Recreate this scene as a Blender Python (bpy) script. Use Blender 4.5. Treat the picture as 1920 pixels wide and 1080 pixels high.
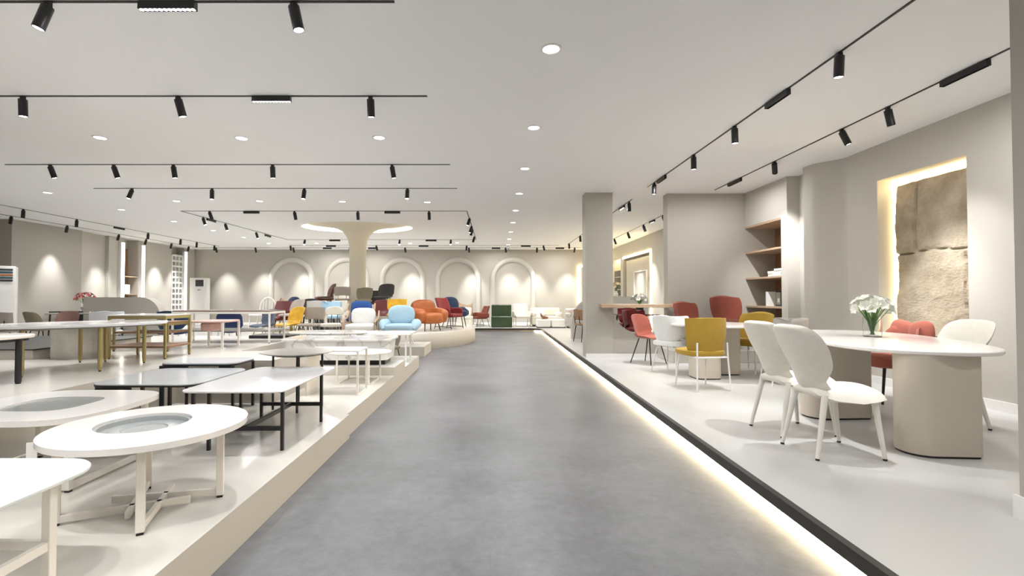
import bpy, bmesh, math, random
from mathutils import Vector, Matrix
random.seed(7)
PI = math.pi
sc = bpy.context.scene
COL = sc.collection
for o in list(bpy.data.objects): bpy.data.objects.remove(o)

# ------------------------------------------------------------ camera, world, exposure
F_PX = 900.0
EYE = 1.25
PITCH = math.atan(18 / F_PX)
cam_d = bpy.data.cameras.new('camera'); cam = bpy.data.objects.new('camera', cam_d); COL.objects.link(cam)
cam_d.sensor_width = 36; cam_d.lens = 36 * F_PX / 1920; cam_d.shift_x = 40 / 1920
cam_d.clip_start = 0.05; cam_d.clip_end = 100
cam.location = (0, 0, EYE); cam.rotation_euler = (PI / 2 + PITCH, 0, 0)
sc.camera = cam
w = bpy.data.worlds.new('world'); sc.world = w; w.use_nodes = True
w.node_tree.nodes['Background'].inputs[0].default_value = (0.9, 0.95, 1, 1)
w.node_tree.nodes['Background'].inputs[1].default_value = 0.05
sc.view_settings.view_transform = 'Standard'; sc.view_settings.look = 'None'
sc.view_settings.gamma = 1; sc.view_settings.use_curve_mapping = False
sc.view_settings.exposure = 0.14
P_SPOT, P_DOWN, P_LIN = 36.0, 17.0, 17.0       # watts of each kind of lamp
CEIL = 3.25

# ------------------------------------------------------------ materials
MATS = {}
def mat(name, col, rough=0.5, metal=0.0, noise=0.0, nscale=30, bump=0.0, bscale=200, spec=0.5, coat=0.0, sheen=0.0, trans=0.0, em=None, es=0, ior=1.45):
    if name in MATS: return MATS[name]
    m = bpy.data.materials.new(name); m.use_nodes = True; nt = m.node_tree; N = nt.nodes; L = nt.links
    b = N['Principled BSDF']
    b.inputs['Base Color'].default_value = (*col, 1); b.inputs['Roughness'].default_value = rough
    b.inputs['Metallic'].default_value = metal; b.inputs['Specular IOR Level'].default_value = spec
    b.inputs['IOR'].default_value = ior
    if coat: b.inputs['Coat Weight'].default_value = coat; b.inputs['Coat Roughness'].default_value = 0.08
    if sheen: b.inputs['Sheen Weight'].default_value = sheen; b.inputs['Sheen Roughness'].default_value = 0.4
    if trans: b.inputs['Transmission Weight'].default_value = trans
    if em: b.inputs['Emission Color'].default_value = (*em, 1); b.inputs['Emission Strength'].default_value = es
    tc = N.new('ShaderNodeTexCoord')
    if noise:
        n = N.new('ShaderNodeTexNoise'); n.inputs['Scale'].default_value = nscale; n.inputs['Detail'].default_value = 5
        L.new(tc.outputs['Object'], n.inputs['Vector'])
        r = N.new('ShaderNodeValToRGB')
        r.color_ramp.elements[0].position = 0.3; r.color_ramp.elements[1].position = 0.7
        r.color_ramp.elements[0].color = (*[c * (1 - noise) for c in col], 1)
        r.color_ramp.elements[1].color = (*[min(1, c * (1 + noise)) for c in col], 1)
        L.new(n.outputs['Fac'], r.inputs['Fac']); L.new(r.outputs['Color'], b.inputs['Base Color'])
    if bump:
        n2 = N.new('ShaderNodeTexNoise'); n2.inputs['Scale'].default_value = bscale; n2.inputs['Detail'].default_value = 3
        L.new(tc.outputs['Object'], n2.inputs['Vector'])
        bp = N.new('ShaderNodeBump'); bp.inputs['Strength'].default_value = bump; bp.inputs['Distance'].default_value = 0.01
        L.new(n2.outputs['Fac'], bp.inputs['Height']); L.new(bp.outputs['Normal'], b.inputs['Normal'])
    MATS[name] = m; return m

def emis(name, col, strength):
    if name in MATS: return MATS[name]
    m = bpy.data.materials.new(name); m.use_nodes = True; nt = m.node_tree
    nt.nodes.remove(nt.nodes['Principled BSDF'])
    e = nt.nodes.new('ShaderNodeEmission'); e.inputs[0].default_value = (*col, 1); e.inputs[1].default_value = strength
    nt.links.new(e.outputs[0], nt.nodes['Material Output'].inputs[0]); MATS[name] = m; return m

def mat_concrete():
    m = mat('concrete_floor', (0.3, 0.3, 0.31), 0.42); nt = m.node_tree; N = nt.nodes; L = nt.links; b = N['Principled BSDF']
    tc = N.new('ShaderNodeTexCoord')
    n1 = N.new('ShaderNodeTexNoise'); n1.inputs['Scale'].default_value = 1.3; n1.inputs['Detail'].default_value = 9; n1.inputs['Roughness'].default_value = 0.68
    n2 = N.new('ShaderNodeTexNoise'); n2.inputs['Scale'].default_value = 14; n2.inputs['Detail'].default_value = 8; n2.inputs['Roughness'].default_value = 0.7
    for n in (n1, n2): L.new(tc.outputs['Object'], n.inputs['Vector'])
    mx = N.new('ShaderNodeMix'); mx.inputs[0].default_value = 0.45; L.new(n1.outputs['Fac'], mx.inputs[2]); L.new(n2.outputs['Fac'], mx.inputs[3])
    r = N.new('ShaderNodeValToRGB'); r.color_ramp.elements[0].position = 0.32; r.color_ramp.elements[1].position = 0.68
    r.color_ramp.elements[0].color = (0.085, 0.087, 0.093, 1); r.color_ramp.elements[1].color = (0.20, 0.203, 0.214, 1)
    L.new(mx.outputs[0], r.inputs['Fac'])
    br = N.new('ShaderNodeTexBrick'); br.offset = 0.5; br.inputs['Scale'].default_value = 1.0
    br.inputs['Brick Width'].default_value = 1.2; br.inputs['Row Height'].default_value = 0.6; br.inputs['Mortar Size'].default_value = 0.003
    br.inputs['Color1'].default_value = (1, 1, 1, 1); br.inputs['Color2'].default_value = (0.98, 0.98, 0.98, 1); br.inputs['Mortar'].default_value = (0.93, 0.93, 0.93, 1)
    L.new(tc.outputs['Object'], br.inputs['Vector'])
    mm = N.new('ShaderNodeMixRGB'); mm.blend_type = 'MULTIPLY'; mm.inputs[0].default_value = 1
    L.new(r.outputs['Color'], mm.inputs[1]); L.new(br.outputs['Color'], mm.inputs[2]); L.new(mm.outputs[0], b.inputs['Base Color'])
    mr = N.new('ShaderNodeMapRange'); mr.inputs[3].default_value = 0.3; mr.inputs[4].default_value = 0.5
    L.new(n2.outputs['Fac'], mr.inputs[0]); L.new(mr.outputs[0], b.inputs['Roughness'])
    return m

def mat_marble(name, base, vein, scale=2.0, rough=0.12, vw=0.06):
    m = mat(name, base, rough, coat=0.3); nt = m.node_tree; N = nt.nodes; L = nt.links; b = N['Principled BSDF']
    tc = N.new('ShaderNodeTexCoord')
    n = N.new('ShaderNodeTexNoise'); n.inputs['Scale'].default_value = scale; n.inputs['Detail'].default_value = 6; n.inputs['Distortion'].default_value = 1.2
    L.new(tc.outputs['Object'], n.inputs['Vector'])
    r = N.new('ShaderNodeValToRGB'); e = r.color_ramp.elements
    e[0].position = 0.5 - vw; e[0].color = (*base, 1); e[1].position = 0.5 + vw; e[1].color = (*base, 1)
    x = e.new(0.5); x.color = (*vein, 1)
    L.new(n.outputs['Fac'], r.inputs['Fac']); L.new(r.outputs['Color'], b.inputs['Base Color']); return m

def mat_wood(name, c1, c2, scale=6, rough=0.45):
    m = mat(name, c1, rough); nt = m.node_tree; N = nt.nodes; L = nt.links; b = N['Principled BSDF']
    tc = N.new('ShaderNodeTexCoord'); mp = N.new('ShaderNodeMapping'); mp.inputs['Scale'].default_value = (1, 8, 8)
    L.new(tc.outputs['Object'], mp.inputs['Vector'])
    n = N.new('ShaderNodeTexNoise'); n.inputs['Scale'].default_value = scale; n.inputs['Detail'].default_value = 6; n.inputs['Distortion'].default_value = 0.6
    L.new(mp.outputs[0], n.inputs['Vector'])
    r = N.new('ShaderNodeValToRGB'); r.color_ramp.elements[0].position = 0.35; r.color_ramp.elements[1].position = 0.65
    r.color_ramp.elements[0].color = (*c1, 1); r.color_ramp.elements[1].color = (*c2, 1)
    L.new(n.outputs['Fac'], r.inputs['Fac']); L.new(r.outputs['Color'], b.inputs['Base Color']); return m

def mat_stone():
    m = mat('rough_stone', (0.5, 0.42, 0.31), 0.85); nt = m.node_tree; N = nt.nodes; L = nt.links; b = N['Principled BSDF']
    tc = N.new('ShaderNodeTexCoord')
    n = N.new('ShaderNodeTexNoise'); n.inputs['Scale'].default_value = 3; n.inputs['Detail'].default_value = 9; n.inputs['Roughness'].default_value = 0.65
    L.new(tc.outputs['Object'], n.inputs['Vector'])
    r = N.new('ShaderNodeValToRGB'); e = r.color_ramp.elements; e[0].position = 0.3; e[1].position = 0.7
    e[0].color = (0.29, 0.24, 0.165, 1); e[1].color = (0.52, 0.45, 0.35, 1)
    L.new(n.outputs['Fac'], r.inputs['Fac']); L.new(r.outputs['Color'], b.inputs['Base Color'])
    n3 = N.new('ShaderNodeTexNoise'); n3.inputs['Scale'].default_value = 22; n3.inputs['Detail'].default_value = 8
    mp = N.new('ShaderNodeMapping'); mp.inputs['Scale'].default_value = (1, 1, 1.8); mp.inputs['Rotation'].default_value = (0.6, 0, 0)
    L.new(tc.outputs['Object'], mp.inputs['Vector']); L.new(mp.outputs[0], n3.inputs['Vector'])
    bp = N.new('ShaderNodeBump'); bp.inputs['Strength'].default_value = 0.5; bp.inputs['Distance'].default_value = 0.03
    L.new(n3.outputs['Fac'], bp.inputs['Height']); L.new(bp.outputs['Normal'], b.inputs['Normal']); return m

def mat_terrazzo():
    m = mat('white_floor', (0.53, 0.525, 0.51), 0.32); nt = m.node_tree; N = nt.nodes; L = nt.links; b = N['Principled BSDF']
    tc = N.new('ShaderNodeTexCoord')
    v = N.new('ShaderNodeTexNoise'); v.inputs['Scale'].default_value = 38; v.inputs['Detail'].default_value = 2
    mp = N.new('ShaderNodeMapping'); mp.inputs['Scale'].default_value = (1, 0.25, 1); mp.inputs['Rotation'].default_value = (0, 0, 0.6)
    L.new(tc.outputs['Object'], mp.inputs['Vector']); L.new(mp.outputs[0], v.inputs['Vector'])
    r = N.new('ShaderNodeValToRGB'); e = r.color_ramp.elements; e[0].position = 0.24; e[1].position = 0.28
    e[0].color = (0.5, 0.45, 0.4, 1); e[1].color = (0.53, 0.525, 0.51, 1)
    L.new(v.outputs['Fac'], r.inputs['Fac']); L.new(r.outputs['Color'], b.inputs['Base Color']); return m

WALL = mat('greige_paint', (0.455, 0.43, 0.38), 0.75, bump=0.03, bscale=300)
WALL2 = mat('light_greige_paint', (0.53, 0.505, 0.455), 0.75)
WALLG = mat('grey_beige_paint', (0.40, 0.375, 0.335), 0.75)
CEILM = mat('ceiling_paint', (0.90, 0.895, 0.89), 0.85)
WHITE = mat('white_trim', (0.82, 0.81, 0.79), 0.5)
CONC = mat_concrete(); TERR = mat_terrazzo()
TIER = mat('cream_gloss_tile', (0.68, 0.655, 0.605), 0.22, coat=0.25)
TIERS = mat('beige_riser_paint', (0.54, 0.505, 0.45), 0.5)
BLACK = mat('black_metal', (0.012, 0.012, 0.013), 0.4)
BLACKT = mat('black_edge_trim', (0.03, 0.028, 0.026), 0.45)
CREAMM = mat('cream_metal', (0.80, 0.76, 0.70), 0.35)
WTOP = mat('white_lacquer_top', (0.84, 0.82, 0.80), 0.18, coat=0.3)
MTOP = mat_marble('white_stone_top', (0.74, 0.745, 0.76), (0.70, 0.70, 0.72), 1.2, 0.15, 0.05)
BTOP = mat_marble('blue_grey_stone_top', (0.58, 0.605, 0.64), (0.55, 0.57, 0.61), 1.0, 0.2, 0.05)
MARB = mat_marble('white_marble', (0.80, 0.80, 0.79), (0.50, 0.49, 0.49), 1.1, 0.12, 0.018)
GREYTOP = mat('grey_ceramic_top', (0.26, 0.245, 0.225), 0.3)
GOLD = mat('olive_brass', (0.40, 0.32, 0.14), 0.38, metal=0.65)
DWOOD = mat_wood('dark_walnut', (0.07, 0.03, 0.02), (0.13, 0.06, 0.04), 5, 0.35)
MWOOD = mat_wood('mid_walnut', (0.20, 0.10, 0.06), (0.30, 0.16, 0.09), 5)
OAK = mat_wood('light_oak', (0.42, 0.29, 0.19), (0.52, 0.38, 0.26), 4)
OAKD = mat_wood('brown_oak', (0.27, 0.15, 0.08), (0.36, 0.21, 0.12), 4)
PEDM = mat('beige_leatherette', (0.60, 0.535, 0.45), 0.55, bump=0.1, bscale=260)
GLASS = mat('clear_glass', (0.95, 0.98, 0.97), 0.02, trans=1.0)
GREYGL = mat('grey_glass', (0.40, 0.42, 0.42), 0.08, coat=0.5)
WATER = mat('green_water', (0.75, 0.9, 0.8), 0.0, trans=1.0, ior=1.33)
STONE = mat_stone()
LED = emis('warm_led', (1.0, 0.78, 0.40), 22)
LEDF = emis('floor_led', (1.0, 0.80, 0.52), 34)
LEDW = emis('white_led', (1.0, 0.93, 0.80), 5)
LEDC = emis('cove_led', (1.0, 0.90, 0.72), 5)
LENS = emis('lamp_lens', (1.0, 0.98, 0.95), 12)
def fab(name, col, **k): return mat('fabric_' + name, col, 0.85, noise=0.03, nscale=25, bump=0.12, bscale=600, sheen=0.15, **k)
def lea(name, col): return mat('leather_' + name, col, 0.4, noise=0.12, nscale=9, bump=0.25, bscale=45)
F = dict(white=fab('off_white', (0.78, 0.745, 0.665)), cream=fab('cream', (0.74, 0.70, 0.60)), snow=fab('snow', (0.82, 0.82, 0.80)),
         yellow=fab('mustard', (0.42, 0.265, 0.035)), bright=lea('yellow', (0.66, 0.38, 0.03)), pale=fab('pale_grey', (0.60, 0.61, 0.62)),
         coral=fab('coral', (0.40, 0.115, 0.08)), rust=fab('rust', (0.21, 0.05, 0.03)), red=fab('red', (0.22, 0.025, 0.025)),
         maroon=lea('maroon', (0.11, 0.012, 0.012)), navy=fab('navy', (0.012, 0.025, 0.09)), teal=fab('teal_navy', (0.008, 0.028, 0.07)),
         blue=fab('royal_blue', (0.02, 0.07, 0.25)), sky=fab('light_blue', (0.40, 0.58, 0.70)), orange=lea('orange', (0.40, 0.115, 0.03)),
         green=lea('green', (0.035, 0.06, 0.028)), taupe=fab('taupe', (0.36, 0.31, 0.265)), grey=fab('grey', (0.5, 0.48, 0.45)),
         brown=lea('brown', (0.12, 0.04, 0.025)), dark=fab('charcoal', (0.06, 0.055, 0.055)), black=lea('black', (0.02, 0.018, 0.018)),
         slate=fab('slate', (0.09, 0.11, 0.16)), pink=fab('pink', (0.22, 0.12, 0.10)), olive=fab('olive', (0.22, 0.19, 0.13)))

# ------------------------------------------------------------ mesh helpers
def rr(w, d, r, n=6):
    r = min(r, w / 2 - 1e-4, d / 2 - 1e-4); out = []
    for cx, cy, a0 in ((w / 2 - r, d / 2 - r, 0), (-w / 2 + r, d / 2 - r, 90), (-w / 2 + r, -d / 2 + r, 180), (w / 2 - r, -d / 2 + r, 270)):
        for i in range(n + 1):
            a = math.radians(a0 + 90 * i / n); out.append((cx + r * math.cos(a), cy + r * math.sin(a)))
    return out
def el(a, b, n=64, e=1.0, rot=0):
    out = []
    for i in range(n):
        t = 2 * PI * i / n; c, s = math.cos(t), math.sin(t)
        x = a * math.copysign(abs(c) ** e, c); y = b * math.copysign(abs(s) ** e, s)
        out.append((x * math.cos(rot) - y * math.sin(rot), x * math.sin(rot) + y * math.cos(rot)))
    return out
def catmull(pts, t):
    n = len(pts) - 1; s = max(0, min(n - 1e-6, t * n)); i = int(s); u = s - i
    g = lambda k: pts[max(0, min(n, k))]
    p0, p1, p2, p3 = g(i - 1), g(i), g(i + 1), g(i + 2)
    f = lambda a, b, c, d: 0.5 * (2 * b + (c - a) * u + (2 * a - 5 * b + 4 * c - d) * u * u + (3 * b - a - 3 * c + d) * u ** 3)
    if isinstance(p0, (int, float)): return f(p0, p1, p2, p3)
    return tuple(f(a, b, c, d) for a, b, c, d in zip(p0, p1, p2, p3))
def lerpl(L, t):
    n = len(L) - 1; s = max(0, min(n - 1e-6, t * n)); i = int(s); u = s - i
    return L[i] * (1 - u) + L[i + 1] * u

class MB:
    def __init__(self): self.v = []; self.f = []
    def add(self, V, Fc, M=None):
        k = len(self.v)
        for p in V:
            p = Vector(p); self.v.append(tuple(M @ p) if M else tuple(p))
        for f in Fc: self.f.append(tuple(i + k for i in f))
        return self
    def prism(self, o, z0, z1, b=0.0, x=0, y=0, M=None, taper=0.0):
        n = len(o); nr = []
        for i in range(n):
            p, q = o[i - 1], o[(i + 1) % n]; dx, dy = q[0] - p[0], q[1] - p[1]; l = math.hypot(dx, dy) or 1
            nr.append((dy / l, -dx / l))
        lv = [(z0, b + taper), (z0 + b, taper), (z1 - b, 0), (z1, b)] if b else [(z0, taper), (z1, 0)]
        V = []; Fc = []
        for z, ins in lv:
            for (a, c), (nx, ny) in zip(o, nr): V.append((x + a - nx * ins, y + c - ny * ins, z))
        for k in range(len(lv) - 1):
            for i in range(n): j = (i + 1) % n; Fc.append((k * n + i, k * n + j, (k + 1) * n + j, (k + 1) * n + i))
        Fc.append(tuple(range(n - 1, -1, -1))); Fc.append(tuple((len(lv) - 1) * n + i for i in range(n)))
        return self.add(V, Fc, M)
    def box(self, x0, x1, y0, y1, z0, z1, b=0.0, M=None):
        if b:
            return self.prism(rr(x1 - x0, y1 - y0, b * 1.5, 2), z0, z1, b, (x0 + x1) / 2, (y0 + y1) / 2, M)
        V = [(x0, y0, z0), (x1, y0, z0), (x1, y1, z0), (x0, y1, z0), (x0, y0, z1), (x1, y0, z1), (x1, y1, z1), (x0, y1, z1)]
        return self.add(V, [(0, 3, 2, 1), (4, 5, 6, 7), (0, 1, 5, 4), (1, 2, 6, 5), (2, 3, 7, 6), (3, 0, 4, 7)], M)
    def tube(self, pts, r, n=8, flat=None, M=None):
        P = [Vector(p) for p in pts]; m = len(P); V = []; Fc = []
        R = r if isinstance(r, (list, tuple)) else [r] * m
        up = None
        for i, p in enumerate(P):
            t = (P[min(i + 1, m - 1)] - P[max(i - 1, 0)]).normalized()
            if up is None:
                up = Vector((0, 0, 1)) if abs(t.z) < 0.9 else Vector((0, 1, 0))
            s = t.cross(up).normalized(); up = s.cross(t).normalized()
            for k in range(n):
                a = 2 * PI * (k + 0.5) / n; ru = R[i] * (flat or 1)
                V.append(p + s * math.cos(a) * R[i] + up * math.sin(a) * ru)
        for i in range(m - 1):
            for k in range(n): j = (k + 1) % n; Fc.append((i * n + k, i * n + j, (i + 1) * n + j, (i + 1) * n + k))
        Fc.append(tuple(range(n - 1, -1, -1))); Fc.append(tuple((m - 1) * n + k for k in range(n)))
        return self.add(V, Fc, M)
    def se(self, c, r, e1=0.5, e2=0.5, rot=(0, 0, 0), nu=12, nv=24):
        M = Matrix.Translation(c) @ Matrix.Rotation(rot[2], 4, 'Z') @ Matrix.Rotation(rot[1], 4, 'Y') @ Matrix.Rotation(rot[0], 4, 'X')
        sg = lambda x, e: math.copysign(abs(x) ** e, x); V = []; Fc = []
        for i in range(nu + 1):
            ph = -PI / 2 + PI * i / nu
            for j in range(nv):
                th = 2 * PI * j / nv
                V.append((r[0] * sg(math.cos(ph), e1) * sg(math.cos(th), e2), r[1] * sg(math.cos(ph), e1) * sg(math.sin(th), e2), r[2] * sg(math.sin(ph), e1)))
        for i in range(nu):
            for j in range(nv): k = (j + 1) % nv; Fc.append((i * nv + j, i * nv + k, (i + 1) * nv + k, (i + 1) * nv + j))
        return self.add(V, Fc, M)
    def lathe(self, prof, x=0, y=0, z=0, n=24, M=None):
        V = []; Fc = []; m = len(prof)
        for r, h in prof:
            for k in range(n): a = 2 * PI * k / n; V.append((x + r * math.cos(a), y + r * math.sin(a), z + h))
        for i in range(m - 1):
            for k in range(n): j = (k + 1) % n; Fc.append((i * n + k, i * n + j, (i + 1) * n + j, (i + 1) * n + k))
        if prof[0][0] > 1e-5: Fc.append(tuple(range(n - 1, -1, -1)))
        if prof[-1][0] > 1e-5: Fc.append(tuple((m - 1) * n + k for k in range(n)))
        return self.add(V, Fc, M)
    def shell(self, prof, W, curl, th, nu=22, nv=14, M=None, e=4, rt=0.0, rp=2.0):
        """upholstered shell: profile in (y,z), half widths W, forward curl at the edges, thickness th"""
        V = []; Fc = []; nr = 2 * nv
        for i in range(nu + 1):
            u = i / nu
            if rt: u = max(0.0008, u ** 1.5 if u < 1 else 1)
            y, z = catmull(prof, u); y2, z2 = catmull(prof, min(1, u + 0.01)); y1, z1 = catmull(prof, max(0, u - 0.01))
            t = Vector((0, y2 - y1, z2 - z1)).normalized(); nrm = Vector((0, -t.z, t.y))     # faces forward on a back, up on a seat
            if nrm.y < 0 and abs(nrm.y) > abs(nrm.z): nrm = -nrm
            if nrm.z < 0 and abs(nrm.z) >= abs(nrm.y): nrm = -nrm
            wd = catmull(W, u) * (max(0.0, 1 - (1 - u / rt) ** rp) ** (1 / rp) if u < rt else 1.0); cu = lerpl(curl, u); T = th * max(0.12, (1 - abs(2 * u - 1) ** 12)) ** 0.5
            for s in range(nr):
                if s < nv: vv = -1 + 2 * s / nv; side = 1
                else: vv = 1 - 2 * (s - nv) / nv; side = -1
                tk = T / 2 * max(0.0, 1 - abs(vv) ** e) ** 0.5
                x = wd * math.sin(vv * PI / 2 * 0.999) if cu > 0.16 else wd * vv
                c = (cu * (1 - math.cos(vv * PI / 2)) if cu > 0.16 else cu * vv * vv) * (wd / max(1e-6, catmull(W, u))) ** 2
                V.append(Vector((x, y, z)) + nrm * (c + side * tk))
        for i in range(nu):
            for s in range(nr): j = (s + 1) % nr; Fc.append((i * nr + s, i * nr + j, (i + 1) * nr + j, (i + 1) * nr + s))
        Fc.append(tuple(range(nr - 1, -1, -1))); Fc.append(tuple(nu * nr + s for s in range(nr)))
        return self.add(V, Fc, M)
    def build(self, name, m, parent=None, smooth=True, label=None, ang=38):
        me = bpy.data.meshes.new(name); me.from_pydata(self.v, [], self.f)
        bm = bmesh.new(); bm.from_mesh(me); bmesh.ops.recalc_face_normals(bm, faces=bm.faces); bm.to_mesh(me); bm.free()
        me.materials.append(m)
        if smooth:
            for p in me.polygons: p.use_smooth = True
            try: me.set_sharp_from_angle(angle=math.radians(ang))
            except Exception: pass
        o = bpy.data.objects.new(name, me); COL.objects.link(o)
        if parent: o.parent = parent
        if label: o['label'] = label
        return o

def thing(name, label, cat, loc=(0, 0, 0), rz=0, group=None):
    o = bpy.data.objects.new(name, None); COL.objects.link(o); o.empty_display_size = 0.1
    o.location = loc; o.rotation_euler = (0, 0, rz); o['label'] = label; o['category'] = cat
    if group: o['group'] = group
    return o
def tag(o, label, cat, group=None, kind=None):
    o['label'] = label; o['category'] = cat
    if group: o['group'] = group
    if kind: o['kind'] = kind
    return o
def struct(name, mb, m, parent=None, smooth=False):
    o = mb.build(name, m, parent, smooth)
    if not parent: o['kind'] = 'structure'
    return o
def dup(root, loc, rz, label, group=None, scale=None):
    r = root.copy(); COL.objects.link(r); r.location = loc; r.rotation_euler = (0, 0, rz); r['label'] = label
    if group: r['group'] = group
    if scale: r.scale = (scale,) * 3
    for ch in list(root.children):
        c = ch.copy(); COL.objects.link(c); c.parent = r
        for g in ch.children:
            d = g.copy(); COL.objects.link(d); d.parent = c
    return r
def on(px, py, z):
    """place seen at a pixel of the photograph, at height z above the aisle floor"""
    a, b = (px - 920) / F_PX, (540 - py) / F_PX
    dx, dy, dz = a, math.cos(PITCH) - b * math.sin(PITCH), math.sin(PITCH) + b * math.cos(PITCH)
    t = (z - EYE) / dz
    return (dx * t, dy * t, z)

# ------------------------------------------------------------ room shell
struct('floor', MB().box(-14, 7, -4.5, 21, -0.1, 0), CONC)
ZR = 0.12
CX, CY = -3.8, 13.7        # centre of the column and the round stage
def slab(name, poly, z0, z1, m): return struct(name, MB().prism(poly, z0, z1), m)
# right platform with its overhanging black lip, and the platform across the far end
edge = [(1.60 + 0.0125 * y, y) for y in (-4, 0, 4, 8, 12, 16.6)]
cr = [(1.81 - 0.45 + 0.45 * math.cos(a), 17.2 + 0.45 * math.sin(a)) for a in [math.radians(d) for d in range(0, 91, 10)]]
path = edge + cr + [(-2.2, 17.65)]
plat = path + [(-2.2, 20.2), (7, 20.2), (7, -4)]
slab('floor_right_platform', plat, 0.06, ZR, TERR)
def offset(pts, d):
    out = []
    for i, p in enumerate(pts):
        q = pts[min(i + 1, len(pts) - 1)]; s = pts[max(i - 1, 0)]; dx, dy = q[0] - s[0], q[1] - s[1]; l = math.hypot(dx, dy)
        out.append((p[0] + d * dy / l, p[1] - d * dx / l))
    return out
inn = offset(path, 0.06)
slab('floor_platform_base', inn + [(-2.2, 20.2), (7, 20.2), (7, -4)], 0.0, 0.06, TIERS)
def ribbon(name, pts, d0, d1, z0, z1, m, parent=None):
    a, b = offset(pts, d0), offset(pts, d1); mb = MB(); n = len(pts); V = []; Fc = []
    for p, q in zip(a, b): V += [(p[0], p[1], z0), (q[0], q[1], z0), (q[0], q[1], z1), (p[0], p[1], z1)]
    for i in range(n - 1):
        for k in range(4): j = (k + 1) % 4; Fc.append((4 * i + k, 4 * i + j, 4 * i + 4 + j, 4 * i + 4 + k))
    Fc += [(0, 1, 2, 3), (4 * n - 4, 4 * n - 3, 4 * n - 2, 4 * n - 1)]
    return mb.add(V, Fc).build(name, m, parent, False)
o = ribbon('trim_platform_edge', path, -0.012, 0.03, 0.056, ZR + 0.004, BLACKT); o['kind'] = 'structure'
t = thing('led_strip', 'warm glowing light strip under the black edge of the right platform along the aisle', 'led strip', (0, 0, 0))
ribbon('diffuser', edge + cr[:7], 0.045, 0.058, 0.012, 0.05, LEDF, t)
# raised floor at the far left
slab('floor_left_platform', [(-14, 20.2), (-14, 5.0), (-7.2, 5.0), (-7.2, 8.4), (-3.0, 8.4), (-3.0, 11), (-2.2, 20.2)], 0.0, ZR - 0.002, TERR)
# stepped display platforms on the left of the aisle
HA, HB, HU, HB2, HV = 0.21, 0.32, 0.59, 0.63, 0.69
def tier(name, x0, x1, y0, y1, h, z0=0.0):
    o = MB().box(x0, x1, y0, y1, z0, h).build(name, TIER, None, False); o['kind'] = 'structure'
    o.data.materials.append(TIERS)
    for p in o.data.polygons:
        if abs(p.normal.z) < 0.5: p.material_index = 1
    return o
LX = -1.27
tier('floor_lower_tier', -3.1, LX + 0.012, 0.3, 4.3, HA)
tier('floor_lower_tier_rear', -3.1, LX - 0.012, 4.3, 8.6, HA)
tier('floor_second_tier', -3.1, LX - 0.012, 6.42, 7.2, HB, HA)
tier('floor_middle_tier', -3.1, -2.15, 4.75, 5.6, HB2, HA)
tier('floor_upper_tier', -7.2, -3.1, 0.3, 8.3, HU)
tier('floor_top_tier', -7.2, -4.87, 5.12, 6.9, HV, HU)
tier('floor_rear_tier', -5.4, -1.40, 10.15, 11.3, HA)
struct('trim_top_tier_edge', MB().box(-7.2, -4.85, 5.10, 6.9, HV, HV + 0.012), BLACKT)
# round two-level stage round the column
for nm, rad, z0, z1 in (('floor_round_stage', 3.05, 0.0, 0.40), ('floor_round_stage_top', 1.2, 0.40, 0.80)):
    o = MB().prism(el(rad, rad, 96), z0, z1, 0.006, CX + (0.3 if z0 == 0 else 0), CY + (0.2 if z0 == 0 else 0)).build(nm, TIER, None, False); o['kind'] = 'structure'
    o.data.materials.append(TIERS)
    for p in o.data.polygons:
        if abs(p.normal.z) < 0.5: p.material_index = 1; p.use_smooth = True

# ceiling with an oval recess for the column head
RX, RY, RYC = 1.56, 1.12, CY
def ceiling():
    n = 96; V = []; Fc = []; x0, x1, y0, y1 = -14, 7, -4.5, 21
    for i in range(n):
        a = 2 * PI * i / n; c, s = math.cos(a), math.sin(a)
        V.append((CX + RX * c, RYC + RY * s, CEIL))
    for i in range(n):
        a = 2 * PI * i / n; c, s = math.cos(a), math.sin(a)
        k = min(((x1 - CX) / c if c > 1e-9 else 1e9), ((x0 - CX) / c if c < -1e-9 else 1e9), ((y1 - CY) / s if s > 1e-9 else 1e9), ((y0 - CY) / s if s < -1e-9 else 1e9))
        V.append((CX + k * c, RYC + k * s, CEIL))
    cor = [(x1, y1), (x0, y1), (x0, y0), (x1, y0)]
    for c in cor: V.append((*c, CEIL))
    for i in range(n): j = (i + 1) % n; Fc.append((i, j, n + j, n + i))
    def edge_of(p): return [abs(p[0] - x1) < 1e-6, abs(p[1] - y1) < 1e-6, abs(p[0] - x0) < 1e-6, abs(p[1] - y0) < 1e-6]
    for i in range(n):
        j = (i + 1) % n; a, b = edge_of(V[n + i]), edge_of(V[n + j])
        if not any(p and q for p, q in zip(a, b)):
            for k, c in enumerate(cor):
                ec = edge_of((c[0], c[1], 0))
                if any(p and q for p, q in zip(a, ec)) and any(p and q for p, q in zip(b, ec)): Fc.append((n + i, n + j, 2 * n + k))
    m = MB().add(V, Fc)
    return m
struct('ceiling', ceiling(), CEILM)
mb = MB(); n = 96; V = []; Fc = []
for z in (CEIL, CEIL + 0.28):
    for x, y in el(RX, RY, n): V.append((CX + x, RYC + y, z))
for i in range(n): j = (i + 1) % n; Fc.append((i, j, n + j, n + i))
Fc.append(tuple(n + i for i in range(n)))
struct('ceiling_recess', mb.add(V, Fc), CEILM, smooth=False)
t = thing('cove_light', 'glowing oval light strip in the ceiling recess round the trumpet column', 'cove light', (CX, RYC, CEIL))
mb = MB(); V = []; Fc = []
for z, k in ((0.012, 0.985), (0.11, 0.985)):
    for x, y in el(RX * k, RY * k, n): V.append((x, y, z))
for i in range(n): j = (i + 1) % n; Fc.append((i, j, n + j, n + i))
mb.add(V, Fc).build('light_strip', LEDC, t, True)
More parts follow.
